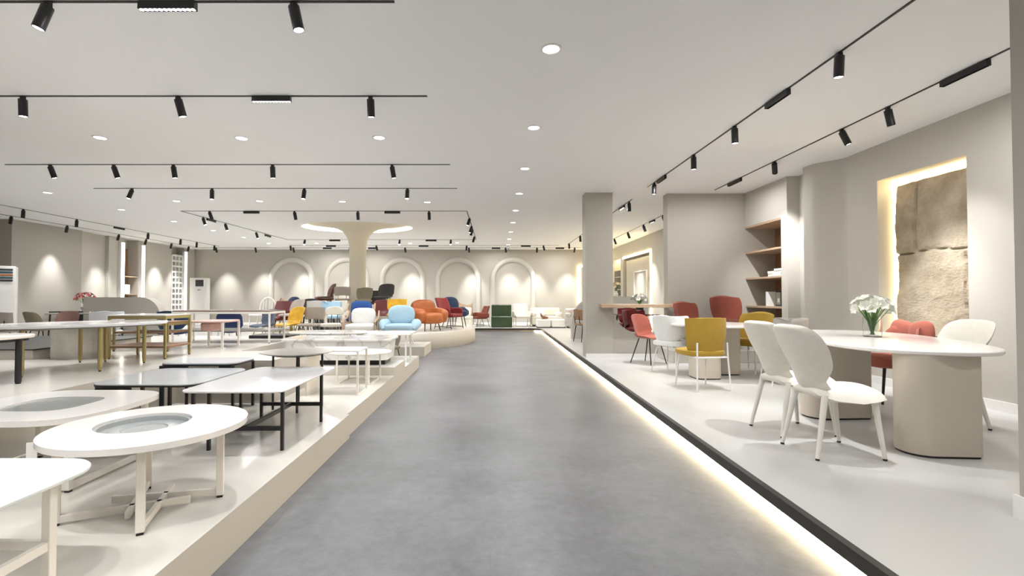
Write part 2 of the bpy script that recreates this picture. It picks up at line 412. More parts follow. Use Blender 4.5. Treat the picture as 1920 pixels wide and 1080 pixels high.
# column flaring into an oval head
def column():
    prof = [(0.235, -2.45), (0.23, -1.0), (0.235, -0.55), (0.27, -0.36), (0.34, -0.22), (0.44, -0.11), (0.60, -0.03), (0.85, 0.03), (1.15, 0.075), (1.40, 0.10), (1.40, 0.2)]
    V = []; Fc = []; n = 48
    for r, h in prof:
        k = max(0, min(1, (r - 0.35) / 0.9)); ry = r * (1 - k * (1 - RY / RX))
        for i in range(n): a = 2 * PI * i / n; V.append((CX + r * math.cos(a), CY + ry * math.sin(a), CEIL + h))
    for q in range(len(prof) - 1):
        for i in range(n): j = (i + 1) % n; Fc.append((q * n + i, q * n + j, (q + 1) * n + j, (q + 1) * n + i))
    return MB().add(V, Fc)
struct('wall_trumpet_column', column(), mat('column_paint', (0.64, 0.59, 0.48), 0.75), smooth=True)

# back wall, arches
YB = 20.0
struct('wall_back', MB().box(-14, 7, YB, YB + 0.2, 0, CEIL), WALL)
def arch(i, xc):
    w, zc, z0 = 0.85, 1.98, ZR; pts = [(xc - w, z0), (xc - w, 1.2), (xc - w, zc)]
    pts += [(xc - w * math.cos(math.radians(a)), zc + w * math.sin(math.radians(a))) for a in range(8, 180, 8)]
    pts += [(xc + w, zc), (xc + w, 1.2), (xc + w, z0)]
    mb = MB(); V = []; Fc = []; K = 9; m = len(pts)
    for q, p in enumerate(pts):
        a, b = pts[max(q - 1, 0)], pts[min(q + 1, m - 1)]; dx, dz = b[0] - a[0], b[1] - a[1]; l = math.hypot(dx, dz); nx, nz = dz / l, -dx / l
        for k in range(K):
            th = PI * k / (K - 1); off = 0.11 * math.cos(th); dep = 0.13 * math.sin(th)
            V.append((p[0] + nx * off, YB - dep, p[1] + nz * off))
    for q in range(m - 1):
        for k in range(K - 1): Fc.append((q * K + k, q * K + k + 1, (q + 1) * K + k + 1, (q + 1) * K + k))
    struct('trim_%d' % i, mb.add(V, Fc), WALL2, smooth=True)
for i, xc in enumerate((-8.29, -6.0, -3.67, -1.36, 0.93)): arch(i + 1, xc)
struct('baseboard_back', MB().box(-12.2, 5, YB - 0.02, YB, ZR, ZR + 0.1), WHITE)
struct('wall_behind_camera', MB().box(-14, 7, -4.2, -4.0, 0, CEIL), WALL2)

# left wall with its pieces
XL = -12.35
struct('wall_left', MB().box(-14, XL - 0.25, -4, 12.2, 0, CEIL).box(-14, XL, 14.3, 14.85, 0, CEIL).box(-14, XL - 0.12, 14.85, 15.5, 0, CEIL)
       .box(-14, XL, 15.5, 16.12, 0, CEIL).box(-14, XL, 16.80, 18.55, 0, CEIL).box(-14, XL - 0.4, 16.12, 16.80, 0, CEIL).box(-14, XL, 19.3, YB, 0, CEIL).box(-14, XL - 0.3, 18.55, 19.3, 0, CEIL), WALL2)
struct('wall_left_panel', MB().box(-14, XL + 0.15, 12.2, 14.3, 0, CEIL), WALLG)
struct('baseboard_left', MB().box(XL, XL + 0.015, 16.85, 18.5, ZR, ZR + 0.1), WHITE)

# right walls
PT = 0.5
xr = 5.07
struct('wall_right', MB().box(xr, 6, -4, 5.09, 0, CEIL).box(xr, 6, 6.27, 6.8, 0, CEIL).box(xr, 6, 5.09, 6.27, 2.78, CEIL).box(xr, 6, 5.09, 6.27, 0, 0.78).box(5.42, 6, 5.09, 6.27, 0.78, 2.78), WALL2)
curve = [(6, 6.8), (xr, 6.8)] + [(xr - 0.25 * (1 - math.cos(a)) / 2 , 6.8 + 0.42 * a / PI) for a in [PI * k / 14 for k in range(1, 15)]] + [(xr - 0.26, 7.32), (xr - 0.26, 7.36), (xr, 7.36), (xr, 7.86), (4.88, 7.88), (4.88, 8.05), (5.50, 8.05), (6, 8.05)]
struct('wall_right_pier', MB().prism(curve, 0, CEIL), WALL2, smooth=True)
struct('wall_right_alcove', MB().box(5.50, 6, 8.05, 9.18, 0, CEIL).box(4.88, 5.50, 8.05, 9.18, 2.60, CEIL), WALL2)
struct('wall_cross', MB().box(3.39, 5.6, 9.18, 9.4, 0, CEIL), WALL)
struct('wall_pillar', MB().box(1.80, 2.32, 9.10, 9.4, 0, CEIL), WALL)
fil = [(2.32, 0), (3.39, 0), (3.39, 0.58)] + [(2.82 - 0.5 * math.sin(a), 1.08 - 0.5 * math.cos(a)) for a in [PI / 2 * k / 10 for k in range(11)]] + [(2.32, 1.08)]
Mw = Matrix(((1, 0, 0, 0), (0, 0, 1, 0), (0, 1, 0, 0), (0, 0, 0, 1)))
struct('wall_low', MB().prism(fil, 9.12, 9.38, M=Mw), WALL)
struct('baseboard_cross', MB().box(1.80, 4.9, 9.085, 9.10, ZR, ZR + 0.07), WHITE)
struct('baseboard_right', MB().box(xr - 0.015, xr, 2.5, 6.75, ZR, ZR + 0.1), WHITE)
struct('wall_near_right', MB().box(2.70, 3.2, 0.6, 2.47, 0, CEIL), WALL)
struct('baseboard_near_right', MB().box(2.685, 2.70, 0.6, 2.49, ZR, ZR + 0.12), WHITE)
# far right room
xf = 5.0
struct('wall_far_right', MB().box(xf, 6, 9.4, 15.0, 0, CEIL).box(xf, 6, 18.15, 18.45, 0, CEIL).box(xf, 6, 19.4, YB, 0, CEIL).box(xf, 6, 15.0, 18.15, 2.70, CEIL)
       .box(xf + 0.25, 6, 15.0, 18.15, 0, 2.70).box(xf, 6, 18.45, 19.4, 2.75, CEIL).box(xf + 0.3, 6, 18.45, 19.4, 0, 2.75), WALL2)
t = thing('wall_panel', 'framed beige panel glowing at its edges on the far right wall beyond the pillar', 'wall panel', (xf, 16.6, 0))
MB().box(0.10, 0.20, -1.45, 1.42, 0.5, 2.62, 0.01).build('panel', WALL2, t)
MB().box(0.05, 0.10, -1.0, 0.35, 1.2, 1.23).box(0.05, 0.10, -1.0, 0.35, 2.13, 2.16).box(0.05, 0.10, -1.0, -0.97, 1.23, 2.13).box(0.05, 0.10, 0.32, 0.35, 1.23, 2.13).build('frame', WHITE, t)
MB().box(-0.02, -0.001, -1.70, -1.60, 0.2, 2.76).box(-0.02, -0.001, -1.60, 1.55, 2.70, 2.76).build('light_strip', LED, t, label='glowing warm light strip')
t = thing('led_niche', 'tall niche outlined with warm light on the back wall beside the pillar', 'wall niche', (3.72, YB, 0))
MB().box(-0.05, 0.03, -0.05, -0.001, 0.9, 2.58).box(0.03, 1.25, -0.05, -0.001, 2.52, 2.58).build('light_strip', LED, t)
MB().box(0.03, 1.25, -0.04, -0.001, 0.9, 2.52).build('panel', WALL2, t)
t = thing('wall_shelf', 'narrow wall shelving with a lit top at the far right corner', 'shelves', (xf, 18.9, 0))
MB().box(0.27, 0.30, -0.44, 0.49, 0.3, 2.7).build('back_panel', WALL2, t)
for k in range(8): MB().box(0.02, 0.27, -0.44, 0.49, 0.55 + k * 0.25, 0.57 + k * 0.25).build('shelf', WALL2, t)
MB().box(0.15, 0.2, -0.42, 0.47, 2.68, 2.74).build('light_strip', LED, t)

# stone niche
def stone():
    ny, nz = 60, 96; y0, y1, z0, z1 = 5.10, 6.22, 0.79, 2.70; V = []; Fc = []
    from mathutils import noise
    def seam(y, z):
        d = 0; s1 = 5.95 + 0.012 * math.sin(z * 7); s2 = 1.82 + 0.015 * math.sin(y * 9); s3 = 5.32 + 0.01 * math.sin(z * 11)
        if z > s2: d = max(d, 1 - abs(y - s1) / 0.016)
        d = max(d, 1 - abs(z - s2) / 0.014)
        if z < s2: d = max(d, 1 - abs(y - s3) / 0.016)
        return max(0, d)
    for i in range(ny + 1):
        for j in range(nz + 1):
            y = y0 + (y1 - y0) * i / ny; z = z0 + (z1 - z0) * j / nz
            if i == ny: y += 0.02 * noise.noise((0, z * 3, 2))
            if j == nz: z += 0.015 * noise.noise((y * 4, 0, 5))
            h = 0.022 * noise.fractal((y * 2.2, z * 2.2, 3), 1.0, 2.1, 6) + (0.015 if y > 5.95 and z > 1.82 else 0) + 0.006 * math.floor(3 * noise.noise((y * 1.3, z * 1.7, 9)))
            V.append((5.28 - h + 0.05 * seam(y, z), y, z))
    for i in range(ny):
        for j in range(nz): a = i * (nz + 1) + j; Fc.append((a, a + nz + 1, a + nz + 2, a + 1))
    k = len(V)
    for y, z in ((y0, z0), (y1, z0), (y1, z1), (y0, z1)): V.append((5.41, y, z))
    b = lambda i, j: i * (nz + 1) + j
    Fc.append(tuple([b(i, 0) for i in range(ny + 1)] + [k + 1, k])); Fc.append(tuple([b(i, nz) for i in range(ny + 1)] + [k + 2, k + 3]))
    Fc.append(tuple([b(0, j) for j in range(nz + 1)] + [k + 3, k])); Fc.append(tuple([b(ny, j) for j in range(nz + 1)] + [k + 2, k + 1]))
    return MB().add(V, Fc)
o = stone().build('stone_panel', STONE, None, True, ang=60); tag(o, 'rough split sandstone panel inside the lit wall niche on the right', 'stone panel')
t = thing('niche_light', 'warm light strip round the edge of the sandstone niche', 'led strip', (5.33, 5.68, 0.8))
MB().box(-0.02, 0.06, 0.555, 0.585, 0.0, 1.96).build('side_strip', LED, t)
MB().box(-0.02, 0.06, -0.57, 0.55, 1.945, 1.975).build('top_strip', LED, t)

# ------------------------------------------------------------ lamps
tracks = []
def track(label, pts):
    t = thing('lighting_track', label, 'lighting track', (pts[0][0], pts[0][1], CEIL), 0, 'black ceiling lighting tracks')
    for a, b in zip(pts, pts[1:]):
        mb = MB(); dx, dy = b[0] - a[0], b[1] - a[1]; l = math.hypot(dx, dy); M = Matrix.Translation((a[0] - pts[0][0], a[1] - pts[0][1], 0)) @ Matrix.Rotation(math.atan2(dy, dx), 4, 'Z')
        mb.box(0, l, -0.009, 0.009, -0.008, 0.0, M=M); mb.build('rail', BLACK, t, False)
def aimrot(d):
    return Vector(d).normalized().to_track_quat('-Z', 'Y').to_euler()
SPOTS = {}
def spot_light_data(kind):
    if kind in SPOTS: return SPOTS[kind]
    L = bpy.data.lights.new('bulb', 'SPOT'); L.energy = P_SPOT * 4 * (1 if kind != 'strong' else 1.4); L.spot_size = math.radians(54 if kind != 'wall' else 52); L.spot_blend = 0.8 if kind != 'wall' else 1.0
    if kind == 'wall': L.energy = P_SPOT * 7
    if kind == 'dim': L.energy = P_SPOT * 2.2
    if kind == 'soft': L.energy = P_SPOT * 3; L.spot_size = math.radians(75)
    L.shadow_soft_size = 0.03; L.color = (1.0, 0.995, 0.985); SPOTS[kind] = L; return L
b_mesh = {}
def spot(x, y, d, label, kind='floor', group=None):
    t = thing('track_spotlight', label, 'spotlight', (x, y, CEIL), 0, group)
    q = aimrot(d).to_matrix().to_4x4(); piv = Matrix.Translation((0, 0, -0.035)) @ q
    MB().box(-0.02, 0.02, -0.013, 0.013, -0.04, -0.006).build('adapter', BLACK, t, False)
    MB().lathe([(0.0, 0.0), (0.034, 0.0), (0.037, -0.004), (0.037, -0.165), (0.033, -0.17), (0.030, -0.165), (0.0, -0.158)], n=16, M=piv).build('barrel', BLACK, t)
    MB().lathe([(0.0, -0.1655), (0.031, -0.1655), (0.031, -0.167), (0.0, -0.167)], n=16, M=piv).build('lens', LENS, t, label='lit round lens')
    l = bpy.data.objects.new('bulb', spot_light_data(kind)); COL.objects.link(l); l.parent = t
    dd = Vector(d).normalized(); l.location = Vector((0, 0, -0.035)) + dd * 0.19; l.rotation_euler = aimrot(d)
def linear(x, y, ang, label, ln=0.37, group=None, lit=True, rec=0.0):
    t = thing('linear_track_light', label, 'track light', (x, y, CEIL), ang, group)
    MB().box(-ln / 2, ln / 2, -0.02, 0.02, -0.046, -0.006).box(-ln / 2, ln / 2, -0.021, -0.018, -0.060, -0.046).box(-ln / 2, ln / 2, 0.018, 0.021, -0.060, -0.046).box(-ln / 2, -ln / 2 + 0.003, -0.018, 0.018, -0.060, -0.046).box(ln / 2 - 0.003, ln / 2, -0.018, 0.018, -0.060, -0.046).build('housing', BLACK, t, False)
    mb = MB(); k = 12
    if rec: MB().box(-ln / 2 + .003, ln / 2 - .003, -0.018, 0.018, -0.046 - rec, -0.046).build('lens_carrier', BLACK, t, False)
    for i in range(k):
        cx = -ln / 2 + ln * (i + 0.5) / k; mb.lathe([(0.0, -0.0475 - rec), (0.0135, -0.0475 - rec), (0.0135, -0.049 - rec), (0, -0.049 - rec)], x=cx, n=10)
    mb.build('lens_row', LENS if lit else BLACK, t)
    L = SPOTS.get('lin')
    if not L:
        L = bpy.data.lights.new('bulb', 'AREA'); L.shape = 'RECTANGLE'; L.size = 0.3; L.size_y = 0.03; L.energy = P_LIN; L.color = (1.0, 0.995, 0.985); SPOTS['lin'] = L
    l = bpy.data.objects.new('bulb', L); COL.objects.link(l); l.parent = t; l.location = (0, 0, -0.07)
dl = {}
def downlight(x, y, label, group):
    if not dl:
        t = thing('downlight', label, 'downlight', (x, y, CEIL), 0, group); dl['o'] = t
        MB().lathe([(0.066, 0.0), (0.086, 0.0), (0.086, -0.006), (0.070, -0.008), (0.062, -0.002), (0.062, 0.0)], n=28).build('trim_ring', WHITE, t)
        MB().lathe([(0.0, -0.003), (0.063, -0.003), (0.063, -0.0015), (0.0, -0.0015)], n=28).build('lens', LENS, t)
        L = bpy.data.lights.new('bulb', 'AREA'); L.shape = 'DISK'; L.size = 0.12; L.energy = P_DOWN; L.color = (1.0, 0.995, 0.985); L.spread = math.radians(150)
        l = bpy.data.objects.new('bulb', L); COL.objects.link(l); l.parent = t; l.location = (0, 0, -0.012)
    else: dup(dl['o'], (x, y, CEIL), 0, label, group)

ORD = ['first', 'second', 'third', 'fourth', 'fifth', 'sixth', 'seventh', 'eighth', 'ninth', 'tenth']
CR = 'the %s cross track on the left half of the ceiling'
# cross tracks: y, x extents, spots (x, dirx, diry, kind), linears
cross = [
    ('nearest', 3.20, -5.5, -0.65, [(84, -0.28, -0.12), (548, 0.22, 0.0)], [307]),
    ('second nearest', 4.72, -7.3, -0.63, [(40, 0, 0.05), (332, 0.18, 0.2), (694, 0.0, 0.2)], [506]),
    ('third nearest', 7.17, -7.29, -0.61, [(94, 0.2, 0.25), (213, 0.2, 0.25), (325, 0.1, 0.1), (511, 0.0, 0.1), (735, 0.15, 0.15)], []),
    ('fourth nearest', 8.74, -7.26, -0.61, [(248, -0.25, -0.2), (398, 0, 0), (571, -0.05, -0.15), (764, 0, -0.2)], []),
]
for nm, Y, x0, x1, S, Ls in cross:
    track('long black ceiling track running crosswise, %s to the camera on the left' % nm, [(x0, Y), (x1, Y)])
    for i, (px, dx, dy) in enumerate(S):
        d = (dx, dy, -1)
        spot((px - 920) / 900 * Y * 1.005, Y, d, 'black cylinder spotlight, %s from the left on the ceiling track %s to the camera' % (ORD[i], nm), 'floor', 'spotlights on the left ceiling tracks')
    for i, px in enumerate(Ls): linear((px - 920) / 900 * Y, Y, 0, 'short black linear light with lit dots on the %s crosswise ceiling track' % nm, 0.38, rec=0.011 if Y < 5 else 0.0)
for k, x in enumerate((-4.6, -3.4, -2.3, -1.7, -1.2)):  # unseen spotlights added to brighten the dim left foreground
    spot(x, 1.05, ((0.1, 0.25, -1), (0.15, 0.1, -1), (-0.05, 0.2, -1), (0.1, 0.35, -1), (-0.2, 0.0, -1))[k], 'unseen spotlight added over the near left tier, %s from the left' % ORD[k], 'dim')
track('unseen ceiling track added over the near left tier', [(-5.2, 1.05), (-0.7, 1.05)])  # unseen track for the added spotlights, continuing the visible track spacing
# ring track
R1 = [(-7.15, 11.04), (-0.55, 11.04), (-0.5, 16.5), (-7.0, 16.5), (-7.15, 11.04)]
track('rectangular ring of black ceiling track in front of and around the column', R1)
for i, (px, dx) in enumerate(((391, .25), (551, .1), (670, 0), (804, 0))):
    spot((px - 920) / 900 * 11.04, 11.04, (dx, 0.25, -1), 'black cylinder spotlight, %s from the left on the near side of the ring track' % ORD[i], 'dim', 'spotlights on the ring track')
for i, px in enumerate((470, 735)): linear((px - 920) / 900 * 11.04, 11.04, 0, 'black linear track light on the near side of the ring track, %s of two' % ('left' if i == 0 else 'right'), 0.36)
for i, Y in enumerate((11.9, 12.9, 14.6)): spot(-7.15, Y, (0.35, 0, -1), 'lit cylinder spotlight, %s nearest on the left side of the ring track' % ORD[i], 'dim')
for i, Y in enumerate((12.2, 15.3)): linear(-7.12, Y, PI / 2, 'black linear light on the left side of the ring track, %s one' % ('nearer' if i == 0 else 'farther'))
for i, Y in enumerate((12.0, 13.3, 13.9, 15.6)): spot(-0.53, Y, (-0.3, 0.1 * (i - 1), -1), 'black cylinder spotlight, %s nearest on the right side of the ring track' % ORD[i], 'dim')
for i, px in enumerate((571, 749, 845)): spot((px - 920) / 900 * 16.5, 16.5, (0, -0.55, -1), 'lit cylinder spotlight, %s from the left on the far side of the ring track' % ORD[i], 'dim')
for i, px in enumerate((627, 808)): linear((px - 920) / 900 * 16.5, 16.5, 0, 'black linear light on the far side of the ring track %s the column' % ('left of' if i == 0 else 'right of'))
# rear tracks
track('thin black ceiling track across the rear, the nearer of the two before the arches', [(-7.6, 18.3), (2.6, 18.3)])
for i, (px, dx) in enumerate(((544, 0), (705, 0.2), (875, -0.1), (953, 0), (1019, 0.3))): spot((px - 920) / 900 * 18.3, 18.3, (dx, 0.3, -1), 'small dark spotlight, %s from the left on the nearer rear track' % ORD[i], 'dim')
for i, px in enumerate((620, 794, 986)): linear((px - 920) / 900 * 18.3, 18.3, 0, 'dark linear light, %s from the left on the nearer rear track' % ORD[i])
track('thin black ceiling track close to the arched wall', [(-11.9, 19.1), (3.6, 19.1)])
for i, (px, dx) in enumerate(((404, 0), (478, 0), (549, 0.1), (655, 0.0), (759, 0.12), (879, 0.1), (948, 0.15), (1007, 0), (1078, -0.1))):
    spot((px - 920) / 900 * 19.1, 19.1, (dx, 0.42, -1), 'small dark spotlight, %s from the left on the track beside the arched wall' % ORD[i], 'wall')
for i, px in enumerate((613, 698, 930, 1050)): linear((px - 920) / 900 * 19.1, 19.1, 0, 'dark linear light, %s from the left on the track beside the arched wall' % ORD[i], 0.34)
# left wall tracks
track('long black ceiling track on the far left, the one farther from the left wall', [(-10.55, 10.2), (-10.55, 18.6)])
for i, Y in enumerate((10.8, 12.2, 14.75, 16.3, 17.2, 18.3)): spot(-10.55, Y, (-0.1, 0.05, -1), 'small black spotlight, %s nearest on the far left track away from the wall' % ORD[i], 'dim')
linear(-10.55, 13.6, PI / 2, 'black linear light on the far left ceiling track')
track('long black ceiling track on the far left, close to the left wall', [(-11.75, 10.5), (-11.65, 18.9)])
for i, (Y, dx) in enumerate(((11.7, -.2), (13.25, -.22), (15.1, -.3), (16.3, -.3), (17.6, -.3), (18.6, -.25))): spot(-11.72, Y, (dx, 0.03, -1), 'small black spotlight, %s nearest on the track beside the left wall' % ORD[i], 'wall')
# right tracks
track('long black ceiling track over the right platform, the one nearer the aisle', [(2.84, 1.2), (2.84, 8.65)])
RS = [(1581, 115, (0, 0.08, -1)), (1381, 232, (0.05, 0.05, -1)), (1303, 289, (0.05, 0.1, -1)), (1228, 341, (0.0, 0.1, -1))]
for i, Y in enumerate((3.87, 5.55, 6.68, 8.3)): spot(2.84, Y, RS[i][2], 'black cylinder spotlight on the right ceiling track nearer the aisle, %s from the camera' % ORD[i], 'strong')
for i, Y in enumerate((4.72, 7.95)): linear(2.84, Y, PI / 2, 'black linear light on the right ceiling track nearer the aisle, the %s one' % ('near' if i == 0 else 'far'), lit=False)
track('black ceiling track over the right platform, the one nearer the stone niche', [(4.16, 3.2), (4.16, 8.87)])
RS2 = [(4.99, (0.30, 0.1, -1), 'soft'), (5.65, (0.42, -0.1, -1), 'wall'), (7.0, (0.55, 0.85, -1), 'wall')]
for i, (Y, d, k) in enumerate(RS2): spot(4.16, Y, d, 'black cylinder spotlight on the right track nearer the stone niche, %s from the camera' % ORD[i], k)
for i, Y in enumerate((4.18, 8.15)): linear(4.16, Y, PI / 2, 'black linear light on the right track nearer the stone niche, the %s one' % ('near' if i == 0 else 'far'), 0.42, lit=False)
track('black ceiling track beyond the pillar, the one nearer the aisle', [(2.87, 9.7), (2.9, 18.0)])
for i, Y in enumerate((9.95, 13.2, 15.4, 17.6)): spot(2.88, Y, (0.1, 0.25, -1), 'black spotlight on the track beyond the pillar nearer the aisle, %s nearest' % ORD[i], 'floor')
for i, Y in enumerate((10.5, 14.4)): linear(2.88, Y, PI / 2, 'black linear light on the track beyond the pillar nearer the aisle, the %s one' % ('near' if i == 0 else 'far'))
track('black ceiling track beyond the pillar beside the far right wall', [(4.18, 9.6), (4.18, 17.8)])
for i, Y in enumerate((11.6, 13.1, 14.6, 16.2)): spot(4.18, Y, (0.4, 0.1, -1), 'black spotlight on the track beside the far right wall, %s nearest' % ORD[i], 'wall')
linear(4.18, 12.4, PI / 2, 'black linear light on the track beside the far right wall')
# downlights
G1 = 'row of downlights over the aisle'
for i in range(9):
    Y = 3.82 + 1.79 * i; X = 0.44 + 0.012 * Y
    downlight(X, Y, 'round recessed downlight over the aisle, %s nearest in the row' % ORD[i], G1)
grid = [(188, 258), (453, 259), (711, 258), (89, 361), (228, 393), (331, 377), (487, 377), (642, 378), (801, 379), (326, 415), (400, 432), (457, 445), (504, 456), (594, 456), (769, 456), (857, 455)]
desc = ['leftmost of the three in the nearest left row', 'middle of the three in the nearest left row', 'rightmost of the three in the nearest left row', 'before the grey wall panel at far left',
        'small one beyond the far left downlight', 'leftmost in the row of four before the ring track', 'second from the left in the row of four before the ring track', 'third in the row of four before the ring track',
        'rightmost in the row of four before the ring track', 'left of the ring track, nearest of three', 'left of the ring track, middle of three', 'left of the ring track, farthest of three',
        'rear row, leftmost inside the ring track', 'rear row, just left of the column', 'rear row, just right of the column', 'rear row, rightmost']
for (px, py), ds in zip(grid, desc):
    p = on(px, py, CEIL); downlight(p[0], p[1], 'round recessed downlight, ' + ds, 'downlights over the left display')
# unseen downlights added to light the near area, some continuing the aisle row
for k, (x, y) in enumerate(((0.44, 2.0), (0.44, 0.2), (0.44, -1.6), (-2.5, 0.5), (-2.5, -2.0), (2.5, 0.3), (3.8, 2.0), (2.5, -2.0), (-5.5, 1.0), (-9, 4), (-9, 7))):
    downlight(x, y, 'unseen round downlight added outside the view', 'added downlights outside the view')

#@@OBJECTS@@
# ------------------------------------------------------------ chairs
def legs(t, specs, r0, r1, m, feet=True):
    for (x, y, z, fx, fy) in specs:
        l = MB().tube([(x, y, z), ((x + fx) / 2, (y + fy) / 2, z / 2), (fx, fy, 0.012 if feet else 0)], [r0, (r0 + r1) / 2, r1], 10).build('leg', m, t)
        if feet: MB().lathe([(0, 0), (r1 * 1.05, 0), (r1 * 1.05, 0.014), (0, 0.014)], x=fx, y=fy, n=10).build('foot_cap', BLACK, l, label='black foot cap')
def quad(a, b, c, d, z): return [(-a, b, z, -c, d), (a, b, z, c, d)]
CH = {}
def chair(style, fm, lm, label, loc, rz, group=None, sc_=None):
    key = (style, fm.name, lm.name)
    if key in CH:
        return dup(CH[key], loc, rz, label, group, sc_)
    t = thing('chair' if style not in NAMES else NAMES[style], label, CATS.get(style, 'chair'), loc, rz, group)
    if sc_: t.scale = (sc_,) * 3
    CH[key] = t; STYLES[style](t, fm, lm); return t

def st_balloon(t, fm, lm):
    MB().shell([(-0.335, 0.93), (-0.315, 0.88), (-0.27, 0.75), (-0.225, 0.62), (-0.19, 0.51), (-0.14, 0.455)], [0.215, 0.235, 0.252, 0.205, 0.14, 0.16], [0.03, 0.05, 0.08, 0.10, 0.07, 0.04], 0.06, 30, rt=0.3).build('backrest', fm, t)
    MB().shell([(-0.2, 0.455), (-0.1, 0.46), (0.05, 0.468), (0.2, 0.462), (0.275, 0.43)], [0.13, 0.20, 0.25, 0.235, 0.19], [-0.01, -0.05, -0.07, -0.05, -0.02], 0.075, 22).build('seat', fm, t)
    legs(t, quad(0.19, 0.17, 0.21, 0.225, 0.43) + quad(0.15, -0.15, 0.19, -0.24, 0.44), 0.022, 0.013, lm)
def st_wing(t, fm, lm):
    b = MB().shell([(-0.22, 0.885), (-0.22, 0.86), (-0.215, 0.72), (-0.205, 0.6), (-0.185, 0.47), (-0.17, 0.44)], [0.275, 0.275, 0.275, 0.265, 0.24, 0.20], [0.11, 0.11, 0.10, 0.09, 0.08, 0.07], 0.055, 30, rt=0.15, rp=2.4).build('backrest', fm, t)
    MB().se((0, 0.02, 0.45), (0.265, 0.24, 0.045), 0.5, 0.6).build('seat', fm, t)
    for s in (-1, 1):
        MB().tube([(s * 0.195, -0.248, 0.585), (s * 0.2, -0.252, 0.4), (s * 0.22, -0.28, 0.0)], 0.010, 8).build('leg', lm, t)
        MB().tube([(s * 0.18, 0.18, 0.41), (s * 0.2, 0.21, 0.2), (s * 0.21, 0.235, 0.0)], 0.010, 8).build('leg', lm, t)
    MB().tube([(-0.2, -0.245, 0.405), (0.2, -0.245, 0.405)], 0.009, 8).tube([(-0.19, 0.18, 0.405), (0.19, 0.18, 0.405)], 0.009, 8).tube([(-0.19, -0.245, 0.405), (-0.19, 0.18, 0.405)], 0.009, 8).tube([(0.19, -0.245, 0.405), (0.19, 0.18, 0.405)], 0.009, 8).build('seat_frame', lm, t)
def st_tub(t, fm, lm):
    MB().shell([(-0.235, 0.86), (-0.235, 0.84), (-0.225, 0.72), (-0.20, 0.58), (-0.16, 0.47), (-0.13, 0.43)], [0.27, 0.275, 0.275, 0.265, 0.22, 0.15], [0.26, 0.26, 0.27, 0.26, 0.2, 0.18], 0.06, 28, 18, rt=0.28, rp=2.2).build('backrest', fm, t)
    MB().se((0, 0.03, 0.445), (0.25, 0.245, 0.05), 0.5, 0.6).build('seat', fm, t)
    legs(t, quad(0.17, 0.17, 0.21, 0.23, 0.42) + quad(0.15, -0.12, 0.21, -0.22, 0.42), 0.012, 0.009, lm, False)
def st_wrap(t, fm, lm):      # rounded back with a rolled top, used for rust and yellow chairs
    MB().shell([(-0.245, 0.90), (-0.25, 0.87), (-0.235, 0.74), (-0.215, 0.6), (-0.18, 0.48), (-0.16, 0.44)], [0.26, 0.27, 0.28, 0.27, 0.23, 0.18], [0.08, 0.09, 0.12, 0.13, 0.11, 0.08], 0.07, 30, rt=0.34, rp=2.3).build('backrest', fm, t)
    MB().se((0, 0.02, 0.45), (0.265, 0.25, 0.055), 0.5, 0.6).build('seat', fm, t)
    legs(t, quad(0.18, 0.17, 0.21, 0.22, 0.42) + quad(0.16, -0.14, 0.2, -0.23, 0.42), 0.014, 0.010, lm, False)
def st_lobe(t, fm, lm):
    MB().se((-0.135, -0.22, 0.74), (0.17, 0.05, 0.14), 0.7, 0.8, (0.1, 0.18, 0)).se((0.135, -0.22, 0.74), (0.17, 0.05, 0.14), 0.7, 0.8, (0.1, -0.18, 0)).shell([(-0.24, 0.8), (-0.22, 0.66), (-0.18, 0.5), (-0.15, 0.44)], [0.2, 0.27, 0.25, 0.2], [0.08, 0.14, 0.12, 0.08], 0.06, 14).build('backrest', fm, t)
    MB().se((0, 0.02, 0.44), (0.27, 0.25, 0.07), 0.5, 0.5).build('seat', fm, t)
    legs(t, quad(0.19, 0.18, 0.21, 0.22, 0.4) + quad(0.17, -0.15, 0.2, -0.22, 0.4), 0.016, 0.011, lm, False)
def st_shellchair(t, fm, lm):   # one-piece shell, thin legs
    MB().shell([(-0.26, 0.84), (-0.25, 0.78), (-0.215, 0.64), (-0.18, 0.52), (-0.13, 0.455)], [0.21, 0.225, 0.235, 0.235, 0.2], [0.06, 0.07, 0.1, 0.1, 0.07], 0.035, 28, rt=0.4).build('backrest', fm, t)
    MB().shell([(-0.19, 0.455), (-0.05, 0.44), (0.1, 0.45), (0.22, 0.455), (0.26, 0.43)], [0.16, 0.225, 0.24, 0.225, 0.18], [0.05, 0.05, 0.03, 0.0, 0.0], 0.045, 18).build('seat', fm, t)
    legs(t, quad(0.13, 0.12, 0.21, 0.21, 0.43) + quad(0.12, -0.10, 0.2, -0.22, 0.43), 0.011, 0.008, lm, False)
def st_rect(t, fm, lm):
    MB().shell([(-0.235, 0.83), (-0.235, 0.81), (-0.225, 0.7), (-0.215, 0.59), (-0.215, 0.57)], [0.235, 0.24, 0.24, 0.235, 0.2], [0.05] * 5, 0.045, 24, e=8, rt=0.12).build('backrest', fm, t)
    MB().prism(rr(0.44, 0.43, 0.07), 0.42, 0.475, 0.018).build('seat', fm, t)
    for s in (-1, 1): MB().tube([(s * 0.11, -0.235, 0.66), (s * 0.115, -0.22, 0.5), (s * 0.12, -0.18, 0.425)], 0.010, 8).build('back_post', lm, t)
    legs(t, quad(0.17, 0.17, 0.21, 0.21, 0.425) + quad(0.16, -0.16, 0.2, -0.22, 0.425), 0.013, 0.010, lm, False)
